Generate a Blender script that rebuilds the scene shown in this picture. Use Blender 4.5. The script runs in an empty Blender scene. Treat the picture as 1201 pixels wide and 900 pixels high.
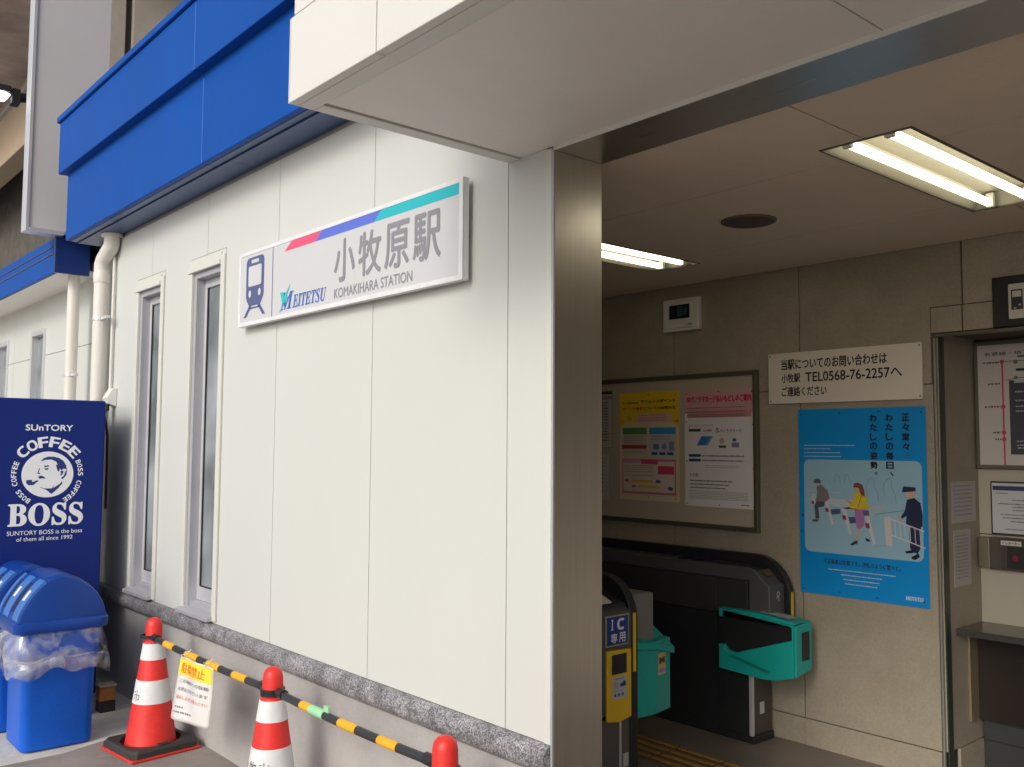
import bpy, bmesh, math, random
from mathutils import Vector, Matrix
random.seed(7)
SC = bpy.context.scene
COL = SC.collection
R = math.radians

# ------------------------------------------------------------------ camera
cam_d = bpy.data.cameras.new('camera')
cam = bpy.data.objects.new('camera', cam_d)
COL.objects.link(cam)
SC.camera = cam
cam_d.sensor_width = 36.0
cam_d.lens = 1082.7 / 1201 * 36.0
cam_d.clip_end = 2000
yaw, pitch, roll = .857577, .067986, .0058893
fwd = Vector((-math.sin(yaw) * math.cos(pitch), math.cos(yaw) * math.cos(pitch), math.sin(pitch)))
rgt = Vector((math.cos(yaw), math.sin(yaw), 0))
upv = rgt.cross(fwd)
r2 = rgt * math.cos(roll) + upv * math.sin(roll)
u2 = -rgt * math.sin(roll) + upv * math.cos(roll)
cam.matrix_world = Matrix(((r2.x, u2.x, -fwd.x, 0), (r2.y, u2.y, -fwd.y, 0), (r2.z, u2.z, -fwd.z, 1.65), (0, 0, 0, 1)))

# ------------------------------------------------------------------ sky, sun, exposure
SUN_EL, SUN_AZ = R(31), R(-17)        # the sun stands behind the camera, a little right
world = bpy.data.worlds.new('World')
SC.world = world
world.use_nodes = True
nt = world.node_tree
nt.nodes.clear()
sky = nt.nodes.new('ShaderNodeTexSky')
sky.sky_type = 'NISHITA'
sky.sun_disc = False
sky.sun_elevation = SUN_EL
sky.sun_rotation = R(180) + SUN_AZ
sky.dust_density = 4.0
hs = nt.nodes.new('ShaderNodeHueSaturation')
hs.inputs['Saturation'].default_value = 0.35
bgn = nt.nodes.new('ShaderNodeBackground')
bgn.inputs['Strength'].default_value = 0.14
wo = nt.nodes.new('ShaderNodeOutputWorld')
nt.links.new(sky.outputs[0], hs.inputs['Color'])
nt.links.new(hs.outputs[0], bgn.inputs['Color'])
nt.links.new(bgn.outputs[0], wo.inputs['Surface'])

sun_d = bpy.data.lights.new('sun', 'SUN')
sun_d.energy = 0.92
sun_d.angle = R(16)
sun_d.color = (1.0, 0.965, 0.91)
sun = bpy.data.objects.new('sun', sun_d)
COL.objects.link(sun)
sdir = Vector((math.sin(SUN_AZ) * math.cos(SUN_EL), math.cos(SUN_AZ) * math.cos(SUN_EL), -math.sin(SUN_EL)))
sun.rotation_euler = sdir.to_track_quat('-Z', 'Y').to_euler()

SC.view_settings.view_transform = 'Standard'
SC.view_settings.look = 'None'
SC.view_settings.gamma = 1.0
SC.view_settings.exposure = 0.10

# ------------------------------------------------------------------ materials
MATS = {}
def mat(name, rgb, rough=0.5, metal=0.0, var=0.06, scale=3.0, bump=0.0, bscale=60.0, stretch=(1, 1, 1), spec=0.5, objvar=0.0, coat=0.0, fine=0.0, fscale=140):
    if name in MATS:
        return MATS[name]
    m = bpy.data.materials.new(name)
    m.use_nodes = True
    t = m.node_tree
    b = t.nodes['Principled BSDF']
    b.inputs['Roughness'].default_value = rough
    b.inputs['Metallic'].default_value = metal
    b.inputs['Specular IOR Level'].default_value = spec
    if coat:
        b.inputs['Coat Weight'].default_value = coat
        b.inputs['Coat Roughness'].default_value = 0.08
    tc = t.nodes.new('ShaderNodeTexCoord')
    mp = t.nodes.new('ShaderNodeMapping')
    mp.inputs['Scale'].default_value = stretch
    t.links.new(tc.outputs['Object'], mp.inputs[0])
    n = t.nodes.new('ShaderNodeTexNoise')
    n.inputs['Scale'].default_value = scale
    n.inputs['Detail'].default_value = 8
    n.inputs['Roughness'].default_value = 0.65
    t.links.new(mp.outputs[0], n.inputs['Vector'])
    mr = t.nodes.new('ShaderNodeMapRange')
    mr.inputs['From Min'].default_value = 0.3
    mr.inputs['From Max'].default_value = 0.7
    mr.inputs['To Min'].default_value = 1 - var
    mr.inputs['To Max'].default_value = 1 + var
    t.links.new(n.outputs[0], mr.inputs['Value'])
    val = mr.outputs[0]
    if objvar:
        oi = t.nodes.new('ShaderNodeObjectInfo')
        m2 = t.nodes.new('ShaderNodeMapRange')
        m2.inputs['To Min'].default_value = 1 - objvar
        m2.inputs['To Max'].default_value = 1 + objvar
        t.links.new(oi.outputs['Random'], m2.inputs['Value'])
        mm = t.nodes.new('ShaderNodeMath')
        mm.operation = 'MULTIPLY'
        t.links.new(val, mm.inputs[0])
        t.links.new(m2.outputs[0], mm.inputs[1])
        val = mm.outputs[0]
    if fine:
        nf = t.nodes.new('ShaderNodeTexNoise')
        nf.inputs['Scale'].default_value = fscale
        nf.inputs['Detail'].default_value = 3
        t.links.new(tc.outputs['Object'], nf.inputs['Vector'])
        mf = t.nodes.new('ShaderNodeMapRange')
        mf.inputs['From Min'].default_value = 0.3
        mf.inputs['From Max'].default_value = 0.7
        mf.inputs['To Min'].default_value = 1 - fine
        mf.inputs['To Max'].default_value = 1 + fine
        t.links.new(nf.outputs[0], mf.inputs['Value'])
        mk = t.nodes.new('ShaderNodeMath')
        mk.operation = 'MULTIPLY'
        t.links.new(val, mk.inputs[0])
        t.links.new(mf.outputs[0], mk.inputs[1])
        val = mk.outputs[0]
    vm = t.nodes.new('ShaderNodeVectorMath')
    vm.operation = 'SCALE'
    vm.inputs[0].default_value = rgb
    t.links.new(val, vm.inputs['Scale'])
    t.links.new(vm.outputs[0], b.inputs['Base Color'])
    rr = t.nodes.new('ShaderNodeMapRange')
    rr.inputs['To Min'].default_value = max(0.02, rough - 0.07)
    rr.inputs['To Max'].default_value = min(1, rough + 0.07)
    t.links.new(n.outputs[0], rr.inputs['Value'])
    t.links.new(rr.outputs[0], b.inputs['Roughness'])
    if bump:
        n2 = t.nodes.new('ShaderNodeTexNoise')
        n2.inputs['Scale'].default_value = bscale
        n2.inputs['Detail'].default_value = 4
        t.links.new(mp.outputs[0], n2.inputs['Vector'])
        bp = t.nodes.new('ShaderNodeBump')
        bp.inputs['Strength'].default_value = bump
        bp.inputs['Distance'].default_value = 0.01
        t.links.new(n2.outputs[0], bp.inputs['Height'])
        t.links.new(bp.outputs[0], b.inputs['Normal'])
    MATS[name] = m
    return m

def granite_mat():
    m = mat('granite', (0.20, 0.195, 0.205), 0.42, var=0.12, scale=6)
    t = m.node_tree
    b = t.nodes['Principled BSDF']
    tc = t.nodes.new('ShaderNodeTexCoord')
    v = t.nodes.new('ShaderNodeTexVoronoi')
    v.inputs['Scale'].default_value = 210
    t.links.new(tc.outputs['Object'], v.inputs['Vector'])
    cr = t.nodes.new('ShaderNodeValToRGB')
    cr.color_ramp.interpolation = 'CONSTANT'
    e = cr.color_ramp.elements
    e[0].position, e[0].color = 0.0, (0.11, 0.11, 0.12, 1)
    e[1].position, e[1].color = 0.26, (0.17, 0.165, 0.18, 1)
    for p, c in ((0.52, (0.30, 0.29, 0.30, 1)), (0.82, (0.38, 0.37, 0.37, 1))):
        x = e.new(p)
        x.color = c
    sep = t.nodes.new('ShaderNodeSeparateColor')
    t.links.new(v.outputs['Color'], sep.inputs[0])
    t.links.new(sep.outputs[0], cr.inputs[0])
    ng = t.nodes.new('ShaderNodeTexNoise')
    ng.inputs['Scale'].default_value = 14
    ng.inputs['Detail'].default_value = 6
    t.links.new(tc.outputs['Object'], ng.inputs['Vector'])
    mg = t.nodes.new('ShaderNodeMapRange')
    mg.inputs['From Min'].default_value = 0.3
    mg.inputs['From Max'].default_value = 0.7
    mg.inputs['To Min'].default_value = 0.6
    mg.inputs['To Max'].default_value = 1.3
    t.links.new(ng.outputs[0], mg.inputs['Value'])
    vg = t.nodes.new('ShaderNodeVectorMath')
    vg.operation = 'SCALE'
    t.links.new(cr.outputs[0], vg.inputs[0])
    t.links.new(mg.outputs[0], vg.inputs['Scale'])
    t.links.new(vg.outputs[0], b.inputs['Base Color'])
    return m

def speckle_ground():
    m = mat('ground_concrete', (0.45, 0.42, 0.38), 0.85, var=0.22, scale=1.6, bump=0.4, bscale=140, objvar=0.05)
    return m

M_WALL = mat('cream_panel', (0.60, 0.612, 0.580), 0.40, var=0.014, scale=1.2, stretch=(1.6, 1, .5), fine=.006, objvar=.010)
M_TRIM = mat('cream_trim', (0.63, 0.63, 0.58), 0.4, var=0.02)
M_CANOPY = mat('canopy_panel', (0.68, 0.67, 0.635), 0.45, var=0.025, scale=1.6, fine=.01)
M_SOFFIT = mat('soffit_panel', (0.82, 0.79, 0.755), 0.5, var=0.04, scale=1.5, fine=.015)
M_BLUE = mat('blue_metal_panel', (0.005, 0.072, 0.345), 0.48, var=0.10, scale=1.8, spec=0.10, stretch=(1.6, 1, .5))
M_BLUEDK = mat('blue_soffit_metal', (0.03, 0.075, 0.20), 0.35, var=0.06, scale=2)
M_PLINTH = mat('mortar_plinth', (0.40, 0.385, 0.37), 0.8, var=0.16, scale=2.3, bump=0.15, bscale=70, fine=.05)
M_GRAN = granite_mat()
M_STEEL = mat('brushed_steel', (0.63, 0.62, 0.60), 0.30, 1.0, var=0.05, scale=2.2, bump=0.006, bscale=60, stretch=(1, 30, 1))
M_ALU = mat('window_aluminium', (0.46, 0.455, 0.49), 0.42, 0.3, var=0.05)
M_ALUL = mat('light_aluminium', (0.70, 0.70, 0.72), 0.35, 0.5, var=0.03)
M_JOINT = mat('dark_joint', (0.10, 0.085, 0.07), 0.9)
M_JOINTL = mat('grey_joint', (0.34, 0.335, 0.31), 0.9)
M_TILE = mat('beige_wall_tile', (0.36, 0.31, 0.235), 0.5, var=0.085, scale=5.5, bump=0.08, bscale=160, objvar=0.06, fine=.09, fscale=90)
M_CEIL = mat('ceiling_board', (0.78, 0.665, 0.53), 0.8, fine=.03, var=0.05, scale=2.0, objvar=0.02)
M_FLOOR = mat('dark_floor_tile', (0.19, 0.155, 0.13), 0.45, var=0.2, scale=3.0, bump=0.05)
M_GROUND = speckle_ground()
M_SLAB = mat('pale_paving', (0.60, 0.565, 0.50), 0.85, var=0.18, scale=4.4, bump=0.4, bscale=120, fine=.10)
M_ASPH = mat('brown_asphalt', (0.27, 0.235, 0.21), 0.9, var=0.25, scale=3.4, bump=0.5, bscale=170, fine=.2, fscale=200)
M_CONC = mat('viaduct_concrete', (0.48, 0.43, 0.37), 0.85, var=0.25, scale=0.9, bump=0.1, bscale=20)
M_CONCD = mat('viaduct_soffit', (0.46, 0.38, 0.33), 0.9, var=0.3, scale=1.1)
M_TAN = mat('painted_girder', (0.47, 0.37, 0.25), 0.6, var=0.10, scale=1.0)
M_BLACK = mat('black_plastic', (0.018, 0.018, 0.020), 0.45, var=0.1)
M_BLACKG = mat('gate_black', (0.020, 0.022, 0.024), 0.32, var=0.15)
M_GATED = mat('gate_dark_grey', (0.038, 0.040, 0.040), 0.38, var=0.12)
M_GATEG = mat('gate_grey', (0.10, 0.10, 0.097), 0.4, 0.2, var=0.06)
M_GATEL = mat('gate_light_grey', (0.20, 0.185, 0.165), 0.5, var=0.05)
M_TEAL = mat('teal_plastic', (0.010, 0.37, 0.325), 0.42, var=0.10, fine=.05)
M_YEL = mat('yellow_panel', (0.80, 0.52, 0.02), 0.45, var=0.04)
M_PIPE = mat('pvc_pipe', (0.70, 0.67, 0.61), 0.4, var=0.04)
M_VEND = mat('vending_blue', (0.006, 0.022, 0.185), 0.34, var=0.05, scale=.8, spec=0.22)
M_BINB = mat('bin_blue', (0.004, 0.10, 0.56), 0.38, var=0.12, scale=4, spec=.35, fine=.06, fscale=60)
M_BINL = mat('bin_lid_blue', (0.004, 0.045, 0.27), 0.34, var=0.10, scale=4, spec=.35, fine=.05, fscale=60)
M_BINS = mat('bin_strip_blue', (0.045, 0.16, 0.50), 0.4, var=0.06)
M_SLOT = mat('slot_shade_blue', (.004, .012, .06), .8, var=.1)
M_RED = mat('cone_red', (0.74, 0.030, 0.024), 0.45, var=0.12, scale=7, fine=.05, fscale=50)
M_CWHITE = mat('cone_reflective_white', (0.72, 0.72, 0.73), 0.5, var=0.07, scale=14, fine=.05, fscale=260)
M_RUBBER = mat('black_rubber', (0.035, 0.033, 0.032), 0.6, var=0.2, bump=0.15, bscale=80)
M_BAR = mat('bar_black', (0.03, 0.033, 0.038), 0.42, var=0.1)
M_BARY = mat('bar_yellow', (0.85, 0.42, 0.02), 0.45, var=0.08, scale=20)
M_GTAPE = mat('green_tape', (0.33, 0.66, 0.38), 0.6, var=0.05)
M_WHITEP = mat('white_plastic', (0.75, 0.74, 0.70), 0.4, var=0.02)
M_TACT = mat('tactile_yellow', (0.38, 0.22, 0.05), 0.6, var=0.3, scale=8)
M_BOARD = mat('board_cork_grey', (0.47, 0.40, 0.31), 0.8, var=0.05)
M_BFRAME = mat('bronze_frame', (0.17, 0.16, 0.12), 0.4, 0.6, var=0.06)
M_SIGNG = mat('unlit_sign_grey', (0.62, 0.60, 0.595), 0.5, var=0.04, scale=1.0)
M_BROWN = mat('dark_brown_metal', (0.03, 0.022, 0.018), 0.35, 0.3, var=0.15)
M_WOOD = mat('block_wood', (0.35, 0.14, 0.03), 0.7, var=0.3, scale=9)

def glass_mat():
    m = bpy.data.materials.new('window_glass')
    m.use_nodes = True
    t = m.node_tree
    b = t.nodes['Principled BSDF']
    b.inputs['Base Color'].default_value = (0.16, 0.19, 0.205, 1)
    b.inputs['Roughness'].default_value = 0.06
    b.inputs['Specular IOR Level'].default_value = 0.9
    n = t.nodes.new('ShaderNodeTexNoise')
    n.inputs['Scale'].default_value = 2.2
    tc = t.nodes.new('ShaderNodeTexCoord')
    t.links.new(tc.outputs['Object'], n.inputs['Vector'])
    cr = t.nodes.new('ShaderNodeValToRGB')
    cr.color_ramp.elements[0].position = 0.35
    cr.color_ramp.elements[0].color = (0.10, 0.12, 0.125, 1)
    cr.color_ramp.elements[1].position = 0.7
    cr.color_ramp.elements[1].color = (0.36, 0.40, 0.42, 1)  # pale tone: soft sky reflection put into the glass colour
    t.links.new(n.outputs[0], cr.inputs[0])
    t.links.new(cr.outputs[0], b.inputs['Base Color'])
    return m
M_GLASS = glass_mat()

def film_mat():
    m = bpy.data.materials.new('clear_plastic_film')
    m.use_nodes = True
    t = m.node_tree
    t.nodes.remove(t.nodes['Principled BSDF'])
    out = t.nodes['Material Output']
    tr = t.nodes.new('ShaderNodeBsdfTransparent')
    tr.inputs[0].default_value = (0.90, 0.90, 0.93, 1)
    df = t.nodes.new('ShaderNodeBsdfDiffuse')
    df.inputs[0].default_value = (0.75, 0.75, 0.78, 1)
    gl = t.nodes.new('ShaderNodeBsdfGlossy')
    gl.inputs['Roughness'].default_value = 0.13
    n = t.nodes.new('ShaderNodeTexNoise')
    n.inputs['Scale'].default_value = 6
    n.inputs['Detail'].default_value = 3
    n.inputs['Distortion'].default_value = 1.6
    tc = t.nodes.new('ShaderNodeTexCoord')
    t.links.new(tc.outputs['Object'], n.inputs['Vector'])
    bp = t.nodes.new('ShaderNodeBump')
    bp.inputs['Strength'].default_value = 0.45
    bp.inputs['Distance'].default_value = 0.03
    t.links.new(n.outputs[0], bp.inputs['Height'])
    t.links.new(bp.outputs[0], gl.inputs['Normal'])
    t.links.new(bp.outputs[0], df.inputs['Normal'])
    m1 = t.nodes.new('ShaderNodeMixShader')
    m1.inputs[0].default_value = 0.40
    m2 = t.nodes.new('ShaderNodeMixShader')
    mr = t.nodes.new('ShaderNodeMapRange')
    mr.inputs['From Min'].default_value = 0.35
    mr.inputs['From Max'].default_value = 0.65
    mr.inputs['To Min'].default_value = 0.05
    mr.inputs['To Max'].default_value = 0.52
    t.links.new(n.outputs[0], mr.inputs['Value'])
    t.links.new(mr.outputs[0], m2.inputs[0])
    t.links.new(df.outputs[0], m1.inputs[1])
    t.links.new(gl.outputs[0], m1.inputs[2])
    t.links.new(tr.outputs[0], m2.inputs[1])
    t.links.new(m1.outputs[0], m2.inputs[2])
    t.links.new(m2.outputs[0], out.inputs[0])
    return m
M_FILM = film_mat()

def emit_mat(name, rgb, s):
    m = bpy.data.materials.new(name)
    m.use_nodes = True
    b = m.node_tree.nodes['Principled BSDF']
    b.inputs['Base Color'].default_value = (*rgb, 1)
    b.inputs['Emission Color'].default_value = (*rgb, 1)
    b.inputs['Emission Strength'].default_value = s
    return m
M_TUBE = emit_mat('lit_fluorescent_tube', (1.0, 0.91, 0.66), 3.3)
M_FLOODG = emit_mat('lit_flood_lens', (1.0, 1.0, 0.96), 2.0)

def ink(rgb, rough=0.55):
    return mat('ink_%02x%02x%02x' % tuple(int(255 * min(1, c)) for c in rgb), rgb, rough, var=0.02)

# ------------------------------------------------------------------ object helpers
LOC = {}
def wloc(o):
    v = Vector(LOC.get(o.name, (0, 0, 0)))
    return v
def tag(o, label=None, cat=None, group=None, kind=None):
    if label: o['label'] = label
    if cat: o['category'] = cat
    if group: o['group'] = group
    if kind: o['kind'] = kind
    return o
def thing(name, loc, label, cat, group=None, parent=None):
    o = bpy.data.objects.new(name, None)
    o.empty_display_size = 0.1
    COL.objects.link(o)
    o.location = Vector(loc) - (wloc(parent) if parent else Vector((0, 0, 0)))
    if parent: o.parent = parent
    LOC[o.name] = tuple(loc)
    if cat: tag(o, label, cat, group)
    return o

class MB:
    """collects world-space geometry"""
    def __init__(s):
        s.v, s.f, s.m, s.mats = [], [], [], []
    def mi(s, m):
        if m is None: return 0
        if m not in s.mats: s.mats.append(m)
        return s.mats.index(m)
    def add(s, vs, fs, m=None):
        b = len(s.v); k = s.mi(m)
        s.v += [tuple(x) for x in vs]
        for f in fs:
            s.f.append([b + i for i in f]); s.m.append(k)
        return s
    def box(s, x0, x1, y0, y1, z0, z1, m=None):
        vs = [(x, y, z) for x in (x0, x1) for y in (y0, y1) for z in (z0, z1)]
        return s.add(vs, [(0, 1, 3, 2), (4, 6, 7, 5), (0, 4, 5, 1), (2, 3, 7, 6), (0, 2, 6, 4), (1, 5, 7, 3)], m)
    def prism(s, pts, axis, a, b, m=None):
        """pts 2-D; axis is the extrusion axis"""
        def P(p, t):
            if axis == 'x': return (t, p[0], p[1])
            if axis == 'y': return (p[0], t, p[1])
            return (p[0], p[1], t)
        n = len(pts)
        vs = [P(p, a) for p in pts] + [P(p, b) for p in pts]
        fs = [tuple(range(n)), tuple(reversed(range(n, 2 * n)))] + [(i, i + n, (i + 1) % n + n, (i + 1) % n) for i in range(n)]
        return s.add(vs, fs, m)
    def tube(s, pts, r, n=14, m=None, cap=True):
        pts = [Vector(p) for p in pts]
        rr = r if isinstance(r, (list, tuple)) else [r] * len(pts)
        t = (pts[1] - pts[0]).normalized()
        ref = Vector((0, 0, 1)) if abs(t.z) < 0.9 else Vector((1, 0, 0))
        a = t.cross(ref).normalized()
        vs = []
        for i, p in enumerate(pts):
            if i == 0: tt = pts[1] - pts[0]
            elif i == len(pts) - 1: tt = pts[-1] - pts[-2]
            else: tt = (pts[i + 1] - pts[i]).normalized() + (pts[i] - pts[i - 1]).normalized()
            tt.normalize()
            a = (a - tt * a.dot(tt)).normalized()
            b = tt.cross(a)
            for k in range(n):
                th = 2 * math.pi * k / n
                vs.append(p + (a * math.cos(th) + b * math.sin(th)) * rr[i])
        fs = []
        for i in range(len(pts) - 1):
            for k in range(n):
                k2 = (k + 1) % n
                fs.append((i * n + k, i * n + k2, (i + 1) * n + k2, (i + 1) * n + k))
        if cap:
            fs.append(tuple(reversed(range(n)))); fs.append(tuple(range((len(pts) - 1) * n, len(pts) * n)))
        return s.add(vs, fs, m)
    def lathe(s, prof, cx, cy, n=40, m=None):
        vs, fs = [], []
        for r, z in prof:
            for k in range(n):
                th = 2 * math.pi * k / n
                vs.append((cx + r * math.cos(th), cy + r * math.sin(th), z))
        for i in range(len(prof) - 1):
            for k in range(n):
                k2 = (k + 1) % n
                fs.append((i * n + k, i * n + k2, (i + 1) * n + k2, (i + 1) * n + k))
        fs.append(tuple(range((len(prof) - 1) * n, len(prof) * n)))
        fs.append(tuple(reversed(range(n))))
        return s.add(vs, fs, m)

def obj(name, mb, m=None, parent=None, bevel=0.0, smooth=False, at=None, segs=2):
    """ONE mesh object; vertices given in world space are re-based to the object's own place"""
    me = bpy.data.meshes.new(name)
    base = Vector(at) if at is not None else (wloc(parent) if parent else None)
    if base is None:
        xs = [Vector(v) for v in mb.v]
        base = Vector(((min(v.x for v in xs) + max(v.x for v in xs)) / 2, (min(v.y for v in xs) + max(v.y for v in xs)) / 2, min(v.z for v in xs)))
    me.from_pydata([tuple(Vector(v) - base) for v in mb.v], [], mb.f)
    if mb.mats:
        for x in mb.mats: me.materials.append(x)
        me.polygons.foreach_set('material_index', mb.m)
    elif m: me.materials.append(m)
    bm = bmesh.new(); bm.from_mesh(me)
    bmesh.ops.recalc_face_normals(bm, faces=bm.faces[:])
    bm.to_mesh(me); bm.free()
    o = bpy.data.objects.new(name, me)
    COL.objects.link(o)
    if parent:
        o.parent = parent
        o.location = base - wloc(parent)
    else:
        o.location = base
    LOC[o.name] = tuple(base)
    if bevel:
        md = o.modifiers.new('bevel', 'BEVEL')
        md.width = bevel; md.segments = segs; md.limit_method = 'ANGLE'; md.angle_limit = R(35)
        md.harden_normals = False
    if smooth:
        me.shade_smooth() if hasattr(me, 'shade_smooth') else None
        try: me.set_sharp_from_angle(angle=R(40))
        except Exception: pass
    return o
def bx(name, b, m, parent=None, bevel=0.0, **k):
    return obj(name, MB().box(*b), m, parent, bevel, **k)
def struct(o):
    o['kind'] = 'structure'; return o

def cells(rect, holes):
    """rectangle minus rectangles -> list of rectangles"""
    x0, x1, y0, y1 = rect
    hs_ = [h for h in holes if h[0] < x1 and h[1] > x0 and h[2] < y1 and h[3] > y0]
    xs = sorted({x0, x1, *[min(max(h[i], x0), x1) for h in hs_ for i in (0, 1)]})
    ys = sorted({y0, y1, *[min(max(h[i], y0), y1) for h in hs_ for i in (2, 3)]})
    out = []
    for i in range(len(xs) - 1):
        for j in range(len(ys) - 1):
            cx, cy = (xs[i] + xs[i + 1]) / 2, (ys[j] + ys[j + 1]) / 2
            if not any(h[0] < cx < h[1] and h[2] < cy < h[3] for h in hs_):
                out.append((xs[i], xs[i + 1], ys[j], ys[j + 1]))
    return out

# ------------------------------------------------------------------ lettering and flat print
_tc = {}
def glyphs(body, bold=0.0):
    k = (body, bold)
    if k in _tc: return _tc[k]
    c = bpy.data.curves.new('lettering', 'FONT')
    c.body = body
    c.offset = bold
    c.resolution_u = 4
    o = bpy.data.objects.new('lettering', c)
    COL.objects.link(o)
    dg = bpy.context.evaluated_depsgraph_get()
    me = bpy.data.meshes.new_from_object(o.evaluated_get(dg))
    vs = [(v.co.x, v.co.y) for v in me.vertices]
    fs = [tuple(p.vertices) for p in me.polygons]
    bpy.data.objects.remove(o); bpy.data.curves.remove(c); bpy.data.meshes.remove(me)
    _tc[k] = (vs, fs)
    return _tc[k]
def alnum(s, up, lo=None, dg=None):
    out = ''
    for ch in s:
        if 'A' <= ch <= 'Z': out += chr(up + ord(ch) - 65)
        elif 'a' <= ch <= 'z' and lo: out += chr(lo + ord(ch) - 97)
        elif '0' <= ch <= '9' and dg: out += chr(dg + ord(ch) - 48)
        else: out += ch
    return out
def serif(s): return alnum(s, 0x1D400, 0x1D41A, 0x1D7CE)
def sansb(s): return alnum(s, 0x1D5D4, 0x1D5EE, 0x1D7EC)
def serifi(s): return alnum(s, 0x1D468, 0x1D482)

class Print:
    """flat print on a real surface: a plane (origin, right, up), all in metres"""
    def __init__(s, O, Rv, Uv, lift=0.0012):
        s.O, s.R, s.U = Vector(O), Vector(Rv), Vector(Uv)
        s.N = s.R.cross(s.U)
        s.mb = MB(); s.l = lift
    def P(s, u, v, k): return s.O + s.R * u + s.U * v + s.N * (s.l + k * 0.0006)
    def poly(s, pts, rgb, k=0):
        s.mb.add([s.P(u, v, k) for u, v in pts], [tuple(range(len(pts)))], ink(rgb)); return s
    def rect(s, u0, u1, v0, v1, rgb, k=0): return s.poly([(u0, v0), (u1, v0), (u1, v1), (u0, v1)], rgb, k)
    def rrect(s, u0, u1, v0, v1, r, rgb, k=0):
        pts = []
        for cu, cv, a in ((u1 - r, v1 - r, 0), (u0 + r, v1 - r, 90), (u0 + r, v0 + r, 180), (u1 - r, v0 + r, 270)):
            for i in range(6):
                th = R(a + 18 * i); pts.append((cu + r * math.cos(th), cv + r * math.sin(th)))
        return s.poly(pts, rgb, k)
    def disc(s, u, v, ru, rgb, k=0, rv=None, n=28):
        rv = rv or ru
        return s.poly([(u + ru * math.cos(2 * math.pi * i / n), v + rv * math.sin(2 * math.pi * i / n)) for i in range(n)], rgb, k)
    def line(s, pts, w, rgb, k=0):
        for a, b in zip(pts, pts[1:]):
            d = (Vector(b) - Vector(a)); 
            if d.length == 0: continue
            n = Vector((-d.y, d.x)).normalized() * w / 2
            e = d.normalized() * w * 0.25
            A, B = Vector(a) - e, Vector(b) + e
            s.poly([A + n, A - n, B - n, B + n], rgb, k)
        return s
    def text(s, body, u0, u1, v0, v1, rgb, k=1, bold=0.0, skew=0.0):
        if bold and bold < 1:
            d = bold * (v1 - v0) * (1.0 if any(0x2E80 < ord(ch) < 0xFFFF for ch in body) else 1.1)
            for n_, (du, dv) in enumerate(((-d, 0), (d, 0), (0, -d), (0, d), (0, 0))):
                s.text(body, u0 + d + du, u1 - d + du, v0 + d + dv, v1 - d + dv, rgb, k + .12 * n_, 0.0, skew)
            return s
        vs, fs = glyphs(body, bold)
        if not vs: return s
        a = min(x for x, y in vs); b = max(x for x, y in vs); c = min(y for x, y in vs); d = max(y for x, y in vs)
        su = (u1 - u0) / (b - a); sv = (v1 - v0) / (d - c)
        s.mb.add([s.P(u0 + (x - a) * su + skew * (y - c) * sv, v0 + (y - c) * sv, k) for x, y in vs], fs, ink(rgb)); return s
    def scribble(s, u0, u1, v, h, rgb, k=1, fill=0.9, seed=0):
        """a row of print too small to read: short dashes"""
        rd = random.Random(seed + int(v * 9999))
        u = u0
        end = u0 + (u1 - u0) * fill
        while u < end:
            w = h * rd.uniform(0.5, 1.6)
            s.rect(u, min(u + w, end), v, v + h * rd.uniform(.7, 1), rgb, k)
            u += w + h * rd.uniform(0.2, 0.5)
        return s
    def arc_text(s, body, cu, cv, rad, a0, a1, h, rgb, k=1, wfac=0.9, flip=False, bold=0.0):
        n = len(body)
        for i, ch in enumerate(body):
            if ch == ' ': continue
            vs, fs = glyphs(ch, bold)
            a = min(x for x, y in vs); b = max(x for x, y in vs); c = min(y for x, y in vs); d = max(y for x, y in vs)
            th = R(a0 + (a1 - a0) * (i + 0.5) / n)
            w = abs(R(a1 - a0)) * rad / n * wfac
            if ch == 'I' or ch == alnum('I', 0x1D5D4): w *= 0.35
            o = Vector((cu + rad * math.cos(th), cv + rad * math.sin(th)))
            upd = Vector((math.cos(th), math.sin(th))) * (-1 if flip else 1)
            rd = Vector((upd.y, -upd.x))
            pts = []
            for x, y in vs:
                p = o + rd * ((x - a) / (b - a) - 0.5) * w + upd * ((y - c) / (d - c) - 0.5) * h
                pts.append(s.P(p.x, p.y, k))
            s.mb.add(pts, fs, ink(rgb))
        return s
    def done(s, name, parent):
        me = obj(name, s.mb, None, parent)
        return me
WX, WZ, WY = (1, 0, 0), (0, 0, 1), (0, 1, 0)
K = (0.02, 0.02, 0.025); W = (0.78, 0.78, 0.78)

# ================================================================== THE SETTING
struct(obj('ground', MB().add([(-400, -400, 0), (400, -400, 0), (400, 400, 0), (-400, 400, 0)], [(0, 1, 2, 3)]), M_GROUND, at=(0, 0, 0)))
struct(obj('paving', MB().add([(-9, -3, .004), (-5.22, -3, .004), (-5.37, 1.50, .004), (-5.50, 1.86, .004), (-5.62, 2.13, .004), (-9, 2.13, .004)], [(0, 1, 2, 3, 4, 5)]), M_SLAB))
struct(obj('pavement', MB().add([(-5.216, -3, .006), (3, -3, .006), (3, 2.126, .006), (-5.614, 2.126, .006), (-5.494, 1.86, .006), (-5.364, 1.50, .006)], [(0, 1, 2, 3, 4, 5)]), M_ASPH))
struct(bx('floor', (-7.2, 3.0, 2.128, 5.6, -0.05, 0.008), M_FLOOR))

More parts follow.
